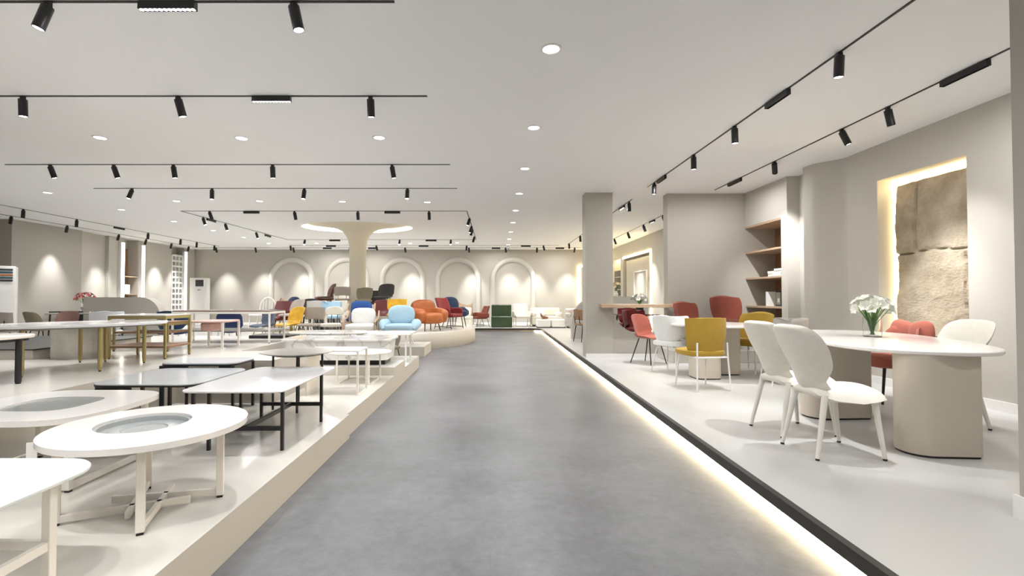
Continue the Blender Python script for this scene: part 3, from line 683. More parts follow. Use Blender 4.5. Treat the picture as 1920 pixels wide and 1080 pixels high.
def st_loop(t, fm, lm):
    pts = [(-0.20, -0.17, 0.47), (-0.215, -0.2, 0.6)] + [(-0.2 * math.cos(a), -0.225, 0.62 + 0.15 * math.sin(a)) for a in [PI * k / 10 for k in range(1, 10)]] + [(0.215, -0.2, 0.6), (0.20, -0.17, 0.47)]
    mb = MB(); mb.shell([(-0.245, 0.84), (-0.24, 0.8), (-0.232, 0.72), (-0.225, 0.66)], [0.2, 0.205, 0.215, 0.2], [0.04, 0.05, 0.06, 0.05], 0.05, 22, rt=0.85)
    mb.tube([(-0.17, -0.16, 0.46), (-0.2, -0.19, 0.56), (-0.175, -0.22, 0.68), (-0.09, -0.235, 0.76)], [0.03, 0.035, 0.04, 0.03], 10)
    mb.tube([(0.17, -0.16, 0.46), (0.2, -0.19, 0.56), (0.175, -0.22, 0.68), (0.09, -0.235, 0.76)], [0.03, 0.035, 0.04, 0.03], 10).build('backrest', fm, t)
    MB().se((0, 0.02, 0.445), (0.225, 0.22, 0.04), 0.4, 0.6).build('seat', fm, t)
    for s in (-1, 1): MB().tube([(s * 0.06, -0.23, 0.70), (s * 0.07, -0.18, 0.44)], 0.008, 8).build('back_post', lm, t)
    legs(t, quad(0.16, 0.15, 0.19, 0.19, 0.42) + quad(0.15, -0.14, 0.19, -0.2, 0.42), 0.012, 0.009, lm, False)
def st_pillow(t, fm, lm):      # wooden armchair with two fat cushions
    MB().se((0, -0.19, 0.62), (0.265, 0.09, 0.19), 0.55, 0.5, (0.2, 0, 0)).build('back_cushion', fm, t)
    MB().se((0, 0.08, 0.39), (0.30, 0.30, 0.09), 0.45, 0.45).build('seat_cushion', fm, t)
    MB().box(-0.29, 0.29, -0.22, 0.33, 0.27, 0.31, 0.008).build('seat_frame', lm, t)
    for s in (-1, 1):
        MB().tube([(s * 0.33, -0.24, 0.74), (s * 0.345, -0.1, 0.6), (s * 0.35, 0.15, 0.56), (s * 0.345, 0.33, 0.5)], 0.02, 8).build('armrest', lm, t)
        MB().tube([(s * 0.34, 0.29, 0.52), (s * 0.33, 0.32, 0.0)], 0.016, 8).build('leg', lm, t)
        MB().tube([(s * 0.33, -0.24, 0.72), (s * 0.31, -0.3, 0.0)], 0.016, 8).build('leg', lm, t)
def st_bubble(t, fm, lm):
    MB().se((0, -0.13, 0.66), (0.30, 0.08, 0.22), 0.75, 0.85, (0.25, 0, 0)).build('backrest', fm, t)
    mb = MB(); pts = []
    for k in range(15):
        a = PI * (1 + k / 14.0); pts.append((0.36 * math.cos(a), 0.02 + 0.26 * math.sin(a), 0.41 + 0.06 * abs(math.cos(a))))
    mb.tube([(-0.31, 0.29, 0.36), (-0.34, 0.2, 0.41)] + pts + [(0.34, 0.2, 0.41), (0.31, 0.29, 0.36)], [0.03, 0.08] + [0.105] * 15 + [0.08, 0.03], 14); mb.build('arm_roll', fm, t)
    MB().se((0, 0.10, 0.38), (0.33, 0.29, 0.10), 0.5, 0.6).build('seat', fm, t)
    legs(t, quad(0.22, 0.22, 0.25, 0.27, 0.3) + quad(0.2, -0.1, 0.25, -0.22, 0.32), 0.016, 0.010, lm, False)
def st_club(t, fm, lm):        # puffy leather armchair
    MB().se((0, -0.24, 0.58), (0.36, 0.13, 0.26), 0.6, 0.5, (0.2, 0, 0)).build('backrest', fm, t)
    for s in (-1, 1): MB().se((s * 0.34, 0.03, 0.42), (0.14, 0.34, 0.19), 0.6, 0.6, (-0.12, s * 0.15, 0)).build('armrest', fm, t)
    MB().se((0, 0.10, 0.34), (0.30, 0.34, 0.15), 0.45, 0.5).build('seat', fm, t)
    legs(t, quad(0.2, 0.2, 0.24, 0.26, 0.24) + quad(0.2, -0.2, 0.24, -0.26, 0.24), 0.016, 0.012, lm, False)
def st_slipper(t, fm, lm):     # armless square lounge chair
    b = MB().prism(rr(0.78, 0.2, 0.04), 0.40, 0.86, 0.03, 0, -0.28, Matrix.Translation((0, 0, 0))).build('backrest', fm, t)
    mb = MB()
    for x in (-0.2, 0.0, 0.2):
        for z in (0.58, 0.74): mb.lathe([(0, -0.004), (0.012, -0.003), (0.012, 0.004), (0, 0.005)], n=8, M=Matrix.Translation((x, -0.182, z)) @ Matrix.Rotation(-PI / 2, 4, 'X'))
    mb.build('button_row', fm, b)
    MB().prism(rr(0.80, 0.76, 0.05), 0.0, 0.42, 0.03).build('seat', fm, t)
def st_lounge(t, fm, lm):
    MB().shell([(-0.36, 0.88), (-0.35, 0.84), (-0.27, 0.6), (-0.2, 0.42), (-0.15, 0.36)], [0.28, 0.28, 0.29, 0.27, 0.24], [0.06, 0.08, 0.1, 0.08, 0.05], 0.09, 26, e=8, rt=0.2).build('backrest', fm, t)
    MB().prism(rr(0.56, 0.55, 0.08), 0.33, 0.43, 0.03, 0, 0.05).build('seat', fm, t)
    for s in (-1, 1):
        MB().se((s * 0.31, 0.0, 0.48), (0.04, 0.27, 0.12), 0.5, 0.5).build('armrest', fm, t)
        MB().tube([(s * 0.28, 0.25, 0.33), (s * 0.29, 0.3, 0.0)], 0.012, 8).build('leg', lm, t)
        MB().tube([(s * 0.28, -0.2, 0.33), (s * 0.29, -0.3, 0.0)], 0.012, 8).build('leg', lm, t)
        MB().tube([(s * 0.29, -0.28, 0.06), (s * 0.29, 0.28, 0.06)], 0.01, 8).build('stretcher', lm, t)
def st_arm(t, fm, lm):         # rattan armchair with a buttoned cushion
    MB().shell([(-0.27, 0.84), (-0.26, 0.8), (-0.24, 0.62), (-0.22, 0.42), (-0.2, 0.38)], [0.27, 0.3, 0.31, 0.3, 0.28], [0.3] * 5, 0.04, 16, 18).build('back_frame', lm, t)
    MB().se((0, -0.16, 0.58), (0.23, 0.07, 0.17), 0.5, 0.4, (0.2, 0, 0)).build('back_cushion', fm, t)
    MB().prism(rr(0.54, 0.52, 0.1), 0.30, 0.42, 0.03, 0, 0.02).build('seat_cushion', fm, t)
    MB().prism(rr(0.58, 0.56, 0.1), 0.06, 0.30, 0.01, 0, 0.0).build('base', fm, t)
    legs(t, quad(0.2, 0.2, 0.2, 0.2, 0.07) + quad(0.2, -0.2, 0.2, -0.2, 0.07), 0.02, 0.018, lm, False)
def st_stool(t, fm, lm):
    MB().se((0, 0, 0.42), (0.25, 0.25, 0.055), 0.5, 0.9).build('seat', fm, t)
    legs(t, quad(0.12, 0.12, 0.2, 0.2, 0.39) + quad(0.12, -0.12, 0.2, -0.2, 0.39), 0.014, 0.010, lm, False)
def st_spindle(t, fm, lm):     # white chair with bent arch frame and slats
    for s in (-1, 1): pass
    arc = [(-0.24, -0.05, 0.0)] + [(-0.25 * math.cos(a), -0.22, 0.55 + 0.3 * math.sin(a)) for a in [PI * k / 12 for k in range(13)]] + [(0.24, -0.05, 0.0)]
    MB().tube(arc, 0.022, 8).build('back_frame', lm, t)
    for x in (-0.14, -0.05, 0.05, 0.14): MB().tube([(x, -0.22, 0.55 + 0.3 * math.sqrt(max(0, 1 - (x / .25) ** 2))), (x, -0.18, 0.42)], 0.010, 6).build('slat', lm, t)
    MB().se((0, 0.02, 0.42), (0.25, 0.25, 0.035), 0.4, 0.5).build('seat', fm, t)
    legs(t, quad(0.2, 0.18, 0.22, 0.22, 0.40), 0.016, 0.013, lm, False)
STYLES = dict(balloon=st_balloon, wing=st_wing, tub=st_tub, wrap=st_wrap, lobe=st_lobe, shell=st_shellchair, rect=st_rect, loop=st_loop, pillow=st_pillow,
              bubble=st_bubble, club=st_club, slipper=st_slipper, lounge=st_lounge, arm=st_arm, stool=st_stool, spindle=st_spindle)
NAMES = dict(pillow='armchair', bubble='armchair', club='armchair', slipper='lounge_chair', lounge='lounge_chair', arm='armchair', stool='stool', balloon='dining_chair', wing='dining_chair')
CATS = dict(pillow='armchair', bubble='armchair', club='armchair', arm='armchair', stool='stool')
R = math.radians
# dining area on the right
g = 'white upholstered chairs round the long table'
chair('balloon', F['white'], CREAMM, 'cream white upholstered dining chair nearest the camera, left of the long oval table', (2.50, 3.55, ZR), R(-88), g)
chair('balloon', F['white'], CREAMM, 'cream white upholstered dining chair directly behind the nearest one at the long table', (2.56, 4.10, ZR), R(-83), g)
chair('balloon', F['white'], CREAMM, 'white upholstered dining chair on the wall side of the long table, right of the flowers', (4.03, 4.32, ZR), R(86), g)
chair('lobe', F['coral'], BLACK, 'coral red chair with a two-lobed back behind the flower vase on the long table', (4.38, 5.28, ZR), R(84))
chair('wing', F['yellow'], WHITE, 'mustard yellow dining chair seen from behind with thin white legs', (2.64, 6.05, ZR), R(8))
chair('wrap', F['yellow'], WHITE, 'mustard yellow chair at the far right side of the round table', (3.98, 7.35, ZR), R(118))
chair('tub', F['grey'], CREAMM, 'small warm grey tub chair between the round table and the long table', (3.86, 6.32, ZR), R(80))
chair('tub', F['snow'], CREAMM, 'pale grey white tub chair left of the round table beside the coral chair', (2.74, 7.3, ZR), R(-52))
chair('shell', F['coral'], BLACK, 'coral pink velvet chair with thin black legs against the low wall', (2.72, 8.3, ZR), R(-145))
st = MB().box(3.15, 4.85, 8.32, 9.08, ZR, 0.33, 0.004).build('plinth', TIER, None, False); tag(st, 'low plinth under the two rust red chairs against the cross wall', 'plinth')
chair('wrap', F['rust'], BLACK, 'rust red rounded chair behind the pale grey chair, left of the two on the plinth', (3.60, 8.68, 0.33), R(195), sc_=0.93)
chair('wrap', F['rust'], BLACK, 'rust red rounded chair nearest the shelf alcove, right one of the two on the plinth', (4.32, 8.70, 0.33), R(180), sc_=1.05)
chair('tub', F['maroon'], BLACK, 'dark red chair seen through the opening behind the low wall', (3.12, 10.4, ZR), R(-150))
chair('tub', F['red'], BLACK, 'red chair at the far side of the glossy dark table beyond the opening', (3.5, 12.2, ZR), R(170))
chair('rect', OAKD, BLACK, 'brown wooden chair with thin legs just left of the pillar', (2.42, 12.35, ZR), R(-70))
# round stage
S1, S2 = 0.40, 0.80
chair('shell', F['bright'], GOLD, 'bright yellow shell chair in the front row before the round stage', (-4.36, 10.5, HA), R(150))
chair('rect', F['taupe'], BLACK, 'taupe chair with a rectangular back pad in the front row beside the yellow chair', (-3.92, 10.46, HA), R(172))
chair('loop', F['cream'], BLACK, 'off-white chair with an arched open back in the front row', (-3.46, 10.48, HA), R(184))
chair('pillow', F['snow'], OAK, 'wooden armchair with two puffy white cushions in the front row', (-2.82, 10.5, HA), R(182))
chair('bubble', F['sky'], CREAMM, 'light blue armchair with a rounded back and rolled arms in the front row', (-1.98, 10.55, HA), R(182))
chair('club', F['orange'], BLACK, 'puffy orange brown leather armchair on the right side of the stage', (-1.62, 12.4, S1), R(217), sc_=0.95)
chair('lounge', F['red'], BLACK, 'dark red lounge chair with thin black legs on the right edge of the stage', (-1.15, 13.25, S1), R(238), sc_=0.95)
chair('bubble', F['teal'], BLACK, 'dark blue armchair behind the red lounge chair on the right of the stage', (-1.1, 14.25, S1), R(225))
chair('shell', F['slate'], GOLD, 'slate blue chair at the left end of the front row', (-5.0, 10.6, HA), R(150), sc_=0.93)
chair('lounge', F['maroon'], GOLD, 'deep red chair behind the slate blue chair on the stage left', (-5.33, 12.05, S1), R(165), sc_=0.86)
chair('bubble', F['navy'], BLACK, 'navy blue armchair behind the deep red chair on the stage left', (-5.45, 12.95, S1), R(140))
chair('shell', F['taupe'], BLACK, 'taupe rounded chair behind the bright yellow chair on the stage', (-4.72, 11.45, S1), R(150), sc_=0.97)
chair('rect', F['grey'], BLACK, 'light grey chair in the second row behind the taupe rectangular chair', (-4.25, 11.5, S1), R(180), sc_=0.93)
chair('tub', F['sky'], BLACK, 'light blue tub chair in the second row behind the arched back chair', (-3.81, 11.5, S1), R(170), sc_=0.88)
chair('pillow', F['blue'], OAK, 'royal blue armchair with wooden arms in the second row behind the white cushions', (-3.13, 11.5, S1), R(183), sc_=0.95)
chair('shell', F['maroon'], BLACK, 'dark red chair in the second row right of the royal blue armchair', (-2.68, 11.95, S1), R(195), sc_=0.95)
chair('rect', F['bright'], OAK, 'bright yellow rectangular back chair behind the light blue armchair', (-2.26, 11.5, S1), R(185), sc_=0.98)
chair('shell', F['black'], BLACK, 'black chair behind the taupe rounded chair on the stage', (-4.72, 12.35, S1), R(175), sc_=0.98)
chair('tub', F['dark'], BLACK, 'charcoal tub chair behind the light blue tub chair on the stage', (-4.2, 12.25, S1), R(170), sc_=0.85)
chair('rect', F['olive'], BLACK, 'olive brown chair at the right behind the yellow rectangular back chair', (-2.42, 12.3, S1), R(200), sc_=0.95)
chair('spindle', F['snow'], CREAMM, 'white chair with a bent arched frame at the left end of the stage', (-5.85, 12.3, S1), R(165))
chair('spindle', F['dark'], OAK, 'dark seated chair with a pale arched frame behind the white arched chair', (-6.1, 13.5, S1), R(130))
chair('shell', F['brown'], BLACK, 'brown leather chair turned sideways on the upper stage left of the column', (-4.52, 13.15, S2), R(120))
chair('rect', F['taupe'], OAK, 'taupe square back chair on the upper stage just left of the column', (-3.97, 12.88, S2), R(200), sc_=0.9)
chair('wrap', F['olive'], OAK, 'olive grey round back chair on the upper stage in front of the column', (-3.40, 12.86, S2), R(180), sc_=0.8)
chair('lounge', F['black'], BLACK, 'black leather chair on the upper stage just right of the column', (-3.42, 14.5, S2), R(190), sc_=0.75)
chair('shell', F['dark'], BLACK, 'charcoal rounded chair at the right of the upper stage', (-2.93, 13.25, S2), R(170))
chair('stool', F['rust'], BLACK, 'low rust red round stool at the left of the upper stage', (-4.72, 13.65, S2), 0)
# floor behind the upper tier
chair('shell', F['navy'], BLACK, 'navy chair on the floor behind the dark walnut nesting table', (-5.25, 9.7, ZR), R(20))
chair('tub', F['teal'], WHITE, 'dark teal chair with white legs behind the brass nesting tables', (-6.35, 9.6, ZR), R(10))
chair('spindle', F['snow'], WHITE, 'white slatted chair on the floor left of the stage', (-5.85, 10.6, ZR), R(60))
chair('tub', F['pale'], BLACK, 'light grey lounge chair in front of the rounded grey partition', (-7.55, 9.45, ZR), R(30))
chair('rect', F['taupe'], BLACK, 'taupe chair at the far left edge behind the marble table', (-9.95, 9.95, ZR), R(0))
chair('shell', F['olive'], BLACK, 'dark olive chair at the left in front of the grey wall panel', (-9.55, 10.2, ZR), R(-15))
chair('shell', F['pink'], BLACK, 'dusty pink chair behind the dark olive chair at the left', (-9.72, 10.95, ZR), R(195), sc_=0.97)
# far end right
chair('slipper', F['green'], BLACK, 'dark green buttoned lounge chair at the end of the aisle', (0.42, 18.55, ZR), R(180))
chair('lounge', F['rust'], BLACK, 'rust lounge chair turned sideways left of the green chair', (-0.40, 18.95, ZR), R(115), sc_=0.9)
chair('lounge', F['cream'], GOLD, 'cream lounge chair right of the green chair', (1.22, 18.9, ZR), R(188))
chair('arm', F['white'], OAK, 'beige woven armchair with a white cushion right of the stage', (-0.98, 18.7, ZR), R(165))
def sofa(label, loc, rz, wd, m, m2):
    t = thing('sofa', label, 'sofa', loc, rz)
    MB().prism(rr(wd, 0.85, 0.08), 0.06, 0.40, 0.04).build('seat', m, t)
    MB().prism(rr(wd, 0.24, 0.08), 0.40, 0.72, 0.05, 0, -0.30).build('backrest', m, t)
    for s in (-1, 1): MB().prism(rr(0.2, 0.8, 0.07), 0.38, 0.56, 0.04, s * (wd / 2 - 0.1), 0.02).build('armrest', m, t)
    mb = MB()
    for s in (-1, 1):
        for q in (-1, 1): mb.box(s * wd * 0.4 - .03, s * wd * 0.4 + .03, q * .3 - .03, q * .3 + .03, 0, 0.07)
    mb.build('leg_block', BLACK, t)
    MB().se((wd * 0.2, -0.12, 0.52), (0.2, 0.07, 0.16), 0.5, 0.4, (0.3, 0, 0)).build('cushion', m2, t)
sofa('low white sofa at the far end left of the beige sofa', (2.2, 19.2, ZR), R(180), 1.2, F['white'], F['snow'])
sofa('beige sofa at the far end nearest the pillar', (3.3, 18.15, ZR), R(172), 0.95, F['grey'], F['taupe'])
t = thing('ottoman', 'white block ottoman in front of the low white sofa', 'ottoman', (1.98, 18.1, ZR)); MB().prism(rr(0.5, 0.5, 0.05), 0.03, 0.32, 0.03).build('cushion', F['snow'], t); MB().box(-0.25, 0.25, -0.2, 0.2, 0, 0.04).build('base', BLACK, t)
t = thing('ottoman', 'white block ottoman nearer the pillar beside the other ottoman', 'ottoman', (2.52, 18.1, ZR)); MB().prism(rr(0.5, 0.5, 0.05), 0.03, 0.32, 0.03).build('cushion', F['snow'], t); MB().box(-0.25, 0.25, -0.2, 0.2, 0, 0.04).build('base', BLACK, t)
t = thing('sculpture', 'small brown horn-shaped ornament on the white ottoman at the far end', 'ornament', (2.0, 18.1, ZR + 0.32))
MB().tube([(-0.12, 0, 0.22), (-0.08, 0, 0.12), (0.0, 0, 0.07), (0.16, 0, 0.04)], [0.02, 0.05, 0.06, 0.05], 12).build('body', MWOOD, t); MB().box(-0.1, 0.14, -0.06, 0.06, 0, 0.025).build('base', MWOOD, t)

# ------------------------------------------------------------ tables on the right
t = thing('dining_table', 'long oval white dining table on two curved beige pedestals at the right', 'dining table', (3.60, 4.50, ZR), R(0))
MB().prism(el(0.60, 1.22, 80, 0.78, R(-20)), 0.722, 0.752, 0.006).build('tabletop', WTOP, t)
def pedestal(cx, cy, w, d, h, parent, m=PEDM):
    o = [(x, y) for x, y in el(w / 2, d / 2, 48, 0.42)]
    p = MB().prism(o, 0.014, h, 0.004, cx, cy).build('pedestal', m, parent)
    MB().prism([(x * 0.95, y * 0.95) for x, y in o], 0.0, 0.014, 0, cx, cy).build('foot_plate', BLACK, p)
def slab_pedestal(x0, x1, y0, y1, ang, h, parent):
    w, d = x1 - x0, y1 - y0; a, b = 0.14, 0.05; o = []
    for cx, cy, q, a0 in ((w / 2 - b, d / 2 - b, b, 0), (-w / 2 + a, d / 2 - a, a, 90), (-w / 2 + a, -d / 2 + a, a, 180), (w / 2 - b, -d / 2 + b, b, 270)):
        for i in range(9): t_ = math.radians(a0 + 90 * i / 8); o.append((cx + q * math.cos(t_), cy + q * math.sin(t_)))
    c, s_ = math.cos(ang), math.sin(ang); o = [(x * c - y * s_, x * s_ + y * c) for x, y in o]
    p = MB().prism(o, 0.014, h, 0.004, (x0 + x1) / 2, (y0 + y1) / 2).build('pedestal', PEDM, parent)
    MB().prism([(x * 0.96, y * 0.96) for x, y in o], 0.0, 0.014, 0, (x0 + x1) / 2, (y0 + y1) / 2).build('foot_plate', BLACK, p)
slab_pedestal(-0.60, -0.13, -1.12, -0.82, R(-4), 0.722, t); slab_pedestal(-0.62, -0.05, -0.05, 0.25, R(4), 0.722, t)
t = thing('round_table', 'round white table on two beige pedestals behind the yellow chair', 'round table', (3.3, 7.05, ZR))
MB().prism(el(0.65, 0.65, 72), 0.72, 0.75, 0.006).build('tabletop', WTOP, t)
pedestal(-0.28, -0.25, 0.36, 0.36, 0.72, t); pedestal(0.18, 0.12, 0.36, 0.36, 0.72, t)
t = thing('dark_table', 'glossy dark red table seen through the opening beyond the low wall', 'table', (3.4, 11.3, ZR))
MB().prism(rr(0.95, 0.8, 0.1), 0.72, 0.75, 0.006).build('tabletop', mat('dark_red_gloss', (0.10, 0.02, 0.02), 0.08, coat=1), t)
legs(t, quad(0.35, 0.28, 0.4, 0.32, 0.72) + quad(0.35, -0.28, 0.4, -0.32, 0.72), 0.02, 0.014, BLACK, False)
o = MB().box(2.06, 3.52, 8.93, 9.118, 1.06, 1.125, 0.004).box(2.33, 3.38, 9.118, 9.38, 1.06, 1.125).build('wooden_counter', OAK, None, False); tag(o, 'light oak counter board crossing the wall opening beside the pillar', 'counter')

def petals(mb, c, d, r, n, up=0.5, wdt=0.4, M=None):
    d = Vector(d).normalized(); q = d.to_track_quat('Z', 'Y').to_matrix().to_4x4(); T = Matrix.Translation(c) @ q
    for k in range(n):
        a = 2 * PI * k / n + random.random() * 0.3; V = []; Fc = []; K = 6
        for i in range(K + 1):
            u = i / K; wd = r * wdt * math.sin(PI * min(1, u * 0.93 + 0.07)) + 0.0005; rad = r * u; h = r * (up * math.sin(u * 1.9))
            for s in (-1, 0, 1):
                V.append((rad * math.cos(a) - s * wd * math.sin(a), rad * math.sin(a) + s * wd * math.cos(a), h + (0.12 * r if s else 0)))
        for i in range(K):
            for s in range(2): b = 3 * i + s; Fc.append((b, b + 1, b + 4, b + 3))
        mb.add(V, Fc, T)
GREENL = mat('leaf_green', (0.10, 0.22, 0.05), 0.5); LILY = mat('lily_white', (0.84, 0.84, 0.76), 0.55); CENT = mat('lily_centre', (0.62, 0.65, 0.25), 0.6)
def bouquet(t, h0, h1, spread, nfl, fr, pm, stem=True, cm=CENT):
    bl = MB(); ct = MB(); s = MB(); lf = MB()
    for k in range(nfl):
        a = 2 * PI * k * 0.382; ph = math.acos(1 - 1.05 * (k + 0.5) / nfl); cz = h1 - spread * 0.75
        p = Vector((spread * math.sin(ph) * math.cos(a), spread * math.sin(ph) * math.sin(a), cz + spread * 0.75 * math.cos(ph) + 0.012 * math.sin(k * 5.1)))
        d = (p.x, p.y, (p.z - cz) * 1.3 + 0.02); petals(bl, p, d, fr, 6, up=0.75, wdt=0.42)
        ct.se(p + Vector(d).normalized() * fr * 0.12, (fr * 0.14,) * 3, 1, 1, nu=6, nv=8)
        s.tube([(-p.x * 0.15, -p.y * 0.15, h0), (p.x * 0.3, p.y * 0.3, (h0 + p.z) / 2), tuple(p)], 0.0035, 6)
    for k in range(5):
        a = k * 2.4; r0 = spread * 0.3; V = []
        lf.tube([(0.3 * r0 * math.cos(a), 0.3 * r0 * math.sin(a), h0 + 0.02), (r0 * math.cos(a), r0 * math.sin(a), (h0 + h1) / 2), (1.7 * r0 * math.cos(a), 1.7 * r0 * math.sin(a), h1 - spread * 0.5)], [0.004, 0.014, 0.002], 6, flat=0.2)
    bl.build('blossoms', pm, t); ct.build('flower_centres', cm, t); s.build('stems', GREENL, t); lf.build('leaves', GREENL, t)
p = (3.70, 4.66)
t = thing('flower_vase', 'clear glass vase of white lilies standing on the long oval table', 'vase of flowers', (p[0], p[1], ZR + 0.752))
MB().lathe([(0.0, 0.0), (0.072, 0.0), (0.075, 0.003), (0.075, 0.19), (0.071, 0.19), (0.071, 0.012), (0.0, 0.012)], n=32).build('vase', GLASS, t, label='clear cylindrical glass')
bouquet(t, 0.02, 0.35, 0.125, 22, 0.058, LILY)
t = thing('flower_pot', 'dark pot with small white flowers on the glossy table beyond the opening', 'potted flowers', (3.52, 11.35, ZR + 0.75))
MB().lathe([(0, 0), (0.08, 0), (0.095, 0.22), (0.08, 0.22), (0.075, 0.19), (0, 0.19)], n=20).build('pot', BLACK, t)
bouquet(t, 0.19, 0.42, 0.14, 12, 0.06, LILY)
t = thing('dry_flowers', 'small golden dried flowers in a vase on the cream partition beyond the pillar', 'vase of flowers', (3.45, 13.2, 1.28))
MB().lathe([(0, 0), (0.04, 0), (0.06, 0.06), (0.03, 0.13), (0.035, 0.15), (0, 0.15)], n=16).build('vase', F['cream'], t)
bouquet(t, 0.14, 0.36, 0.1, 8, 0.05, mat('gold_petal', (0.75, 0.6, 0.35), 0.6))
o = MB().prism([(2.22, 0), (4.3, 0), (4.3, 1.28)] + [(2.92 - 0.70 * math.sin(a), 0.58 + 0.70 * math.cos(a)) for a in [PI / 2 * k / 14 for k in range(15)]], 13.1, 13.32, M=Matrix.Translation((0, 0, 0)) @ Mw)
o = o.build('partition', WALL2, None, False); o.location.z = 0.0; tag(o, 'cream partition with a rounded corner left of and behind the pillar', 'partition')

# shelf alcove
t = thing('alcove_shelves', 'oak shelves built into the wall alcove at the right', 'shelves', (4.88, 8.05, 0))
MB().box(0.575, 0.615, 0.002, 1.128, ZR, 2.598).build('back_panel', OAKD, t, False)
for z in (2.565, 2.08, 1.59, 1.065): MB().box(0.0, 0.575, 0.002, 1.128, z, z + 0.032).build('shelf', OAK, t, False)
def book(label, loc, rz, w, d, h, c, upright=False):
    t = thing('book', label, 'book', loc, rz, 'books on the alcove shelves')
    cm = mat('cover_' + c[0], c[1], 0.5)
    if not upright:
        MB().box(-w / 2, w / 2, -d / 2, d / 2, 0, 0.004).box(-w / 2, w / 2, -d / 2, d / 2, h - 0.004, h).box(-w / 2, -w / 2 + 0.004, -d / 2, d / 2, 0.004, h - 0.004).build('cover', cm, t, False)
        MB().box(-w / 2 + 0.004, w / 2 - 0.006, -d / 2 + 0.005, d / 2 - 0.005, 0.004, h - 0.004).build('pages', WHITE, t, False)
    else:
        MB().box(-w / 2, -w / 2 + 0.004, -d / 2, d / 2, 0, h).box(w / 2 - 0.004, w / 2, -d / 2, d / 2, 0, h).box(-w / 2 + 0.004, w / 2 - 0.004, -d / 2, -d / 2 + 0.004, 0, h).build('cover', cm, t, False)
        MB().box(-w / 2 + 0.004, w / 2 - 0.004, -d / 2 + 0.004, d / 2 - 0.006, 0.004, h - 0.006).build('pages', WHITE, t, False)
    return t
WC = ('white', (0.7, 0.7, 0.7)); BC = ('black', (0.03, 0.03, 0.03)); GC = ('grey_green', (0.3, 0.34, 0.27))
z = 1.622
for k, (h, lab) in enumerate(((0.05, 'thick white book at the bottom of the stack on the alcove shelf'), (0.045, 'white book in the middle of the stack on the alcove shelf'))):
    book(lab, (5.08, 8.35, z), R(4 * k), 0.3, 0.36, h, WC); z += h
book('white book topmost on the right side of the alcove shelf stack', (5.03, 8.24, z), R(5), 0.2, 0.2, 0.035, WC)
book('dark book topmost on the left side of the alcove shelf stack', (5.12, 8.47, z), R(-3), 0.22, 0.18, 0.035, BC)
book('slim white upright book beside the picture book on the lower alcove shelf', (5.06, 8.64, 1.097), R(0), 0.2, 0.035, 0.26, WC, True)
t = book('upright picture book with a pale cover on the lower alcove shelf', (5.10, 8.49, 1.097), R(-8), 0.02, 0.2, 0.27, BC, True)
MB().box(-0.012, -0.010, -0.08, 0.085, 0.03, 0.245).build('cover_picture', mat('cover_grey_green', (0.3, 0.34, 0.27), 0.5), t, False); MB().box(-0.014, -0.0122, -0.05, 0.03, 0.07, 0.14).build('cover_label', WHITE, t, False)

# ------------------------------------------------------------ coffee tables on the lower tier
def tbl(label, loc, rz=0, cat='coffee table', name='coffee_table', group=None): return thing(name, label, cat, loc, rz, group)
def ring_top(t, outer, inner, z0, z1, m):
    n = len(outer); V = []; Fc = []
    for z in (z0, z1):
        for L in (outer, inner):
            for x, y in L: V.append((x, y, z))
    for i in range(n):
        j = (i + 1) % n
        Fc += [(i, j, n + j, n + i), (2 * n + i, 2 * n + j, 3 * n + j, 3 * n + i), (i, j, 2 * n + j, 2 * n + i), (n + i, n + j, 3 * n + j, 3 * n + i)]
    o = MB().add(V, Fc).build('tabletop', m, t, True, ang=30); return o
H = 0.41
# white round table with a glass inset
t = tbl('round white coffee table with a round glass inset on the lower left tier', (-1.70, 2.42, HA))
oc = el(0.43, 0.43, 72); ring_top(t, oc, [(x + (-0.05), y + 0.02) for x, y in el(0.205, 0.205, 72)], H - 0.028, H, WTOP)
MB().lathe([(0.0, H - 0.05), (0.20, H - 0.05), (0.204, H - 0.045), (0.204, H - 0.012), (0.19, H - 0.012), (0.188, H - 0.034), (0.15, H - 0.036), (0.145, H - 0.030), (0.10, H - 0.030), (0.095, H - 0.036), (0.0, H - 0.036)], x=-0.05, y=0.02, n=48).build('inset_tray', GREYGL, t, label='grey glass tray set into the hole')
L4 = [(0.16, -0.29), (0.285, 0.11), (-0.17, 0.22), (-0.285, -0.21)]
s = 0.017
for k, (x, y) in enumerate(L4):
    nx, ny = L4[(k + 1) % 4]; a = math.atan2(y, x)
    M = Matrix.Translation((x, y, 0)) @ Matrix.Rotation(a, 4, 'Z')
    l = MB().box(-s, s, -s, s, 0.012, H - 0.028, 0.002, M=M).build('leg', CREAMM, t, False)
    MB().box(-s * .8, s * .8, -s * .8, s * .8, 0, 0.012, M=M).build('foot_cap', BLACK, l, False, label='black foot cap')
c4 = [(0.10, -0.03), (0.03, 0.08), (-0.10, 0.03), (-0.03, -0.08)]
for k in range(4):
    x, y = L4[k]; c0 = c4[k]; c1 = c4[(k + 1) % 4]
    for a, b, nm in ((L4[k], c1, 'base_rail'),):
        dx, dy = b[0] - a[0], b[1] - a[1]; l = math.hypot(dx, dy); M = Matrix.Translation((a[0], a[1], 0)) @ Matrix.Rotation(math.atan2(dy, dx), 4, 'Z')
        MB().box(0.0, l + 0.1, -0.011, 0.011, 0.012, 0.045, 0.001, M=M).build(nm, CREAMM, t, False)
MB().box(-0.02, 0.02, -0.0012, 0.0012, -0.075, 0.0, M=Matrix.Translation((-0.385, -0.225, H - 0.028)) @ Matrix.Rotation(R(20), 4, 'Z')).build('price_tag', WHITE, t, False, label='white paper tag')
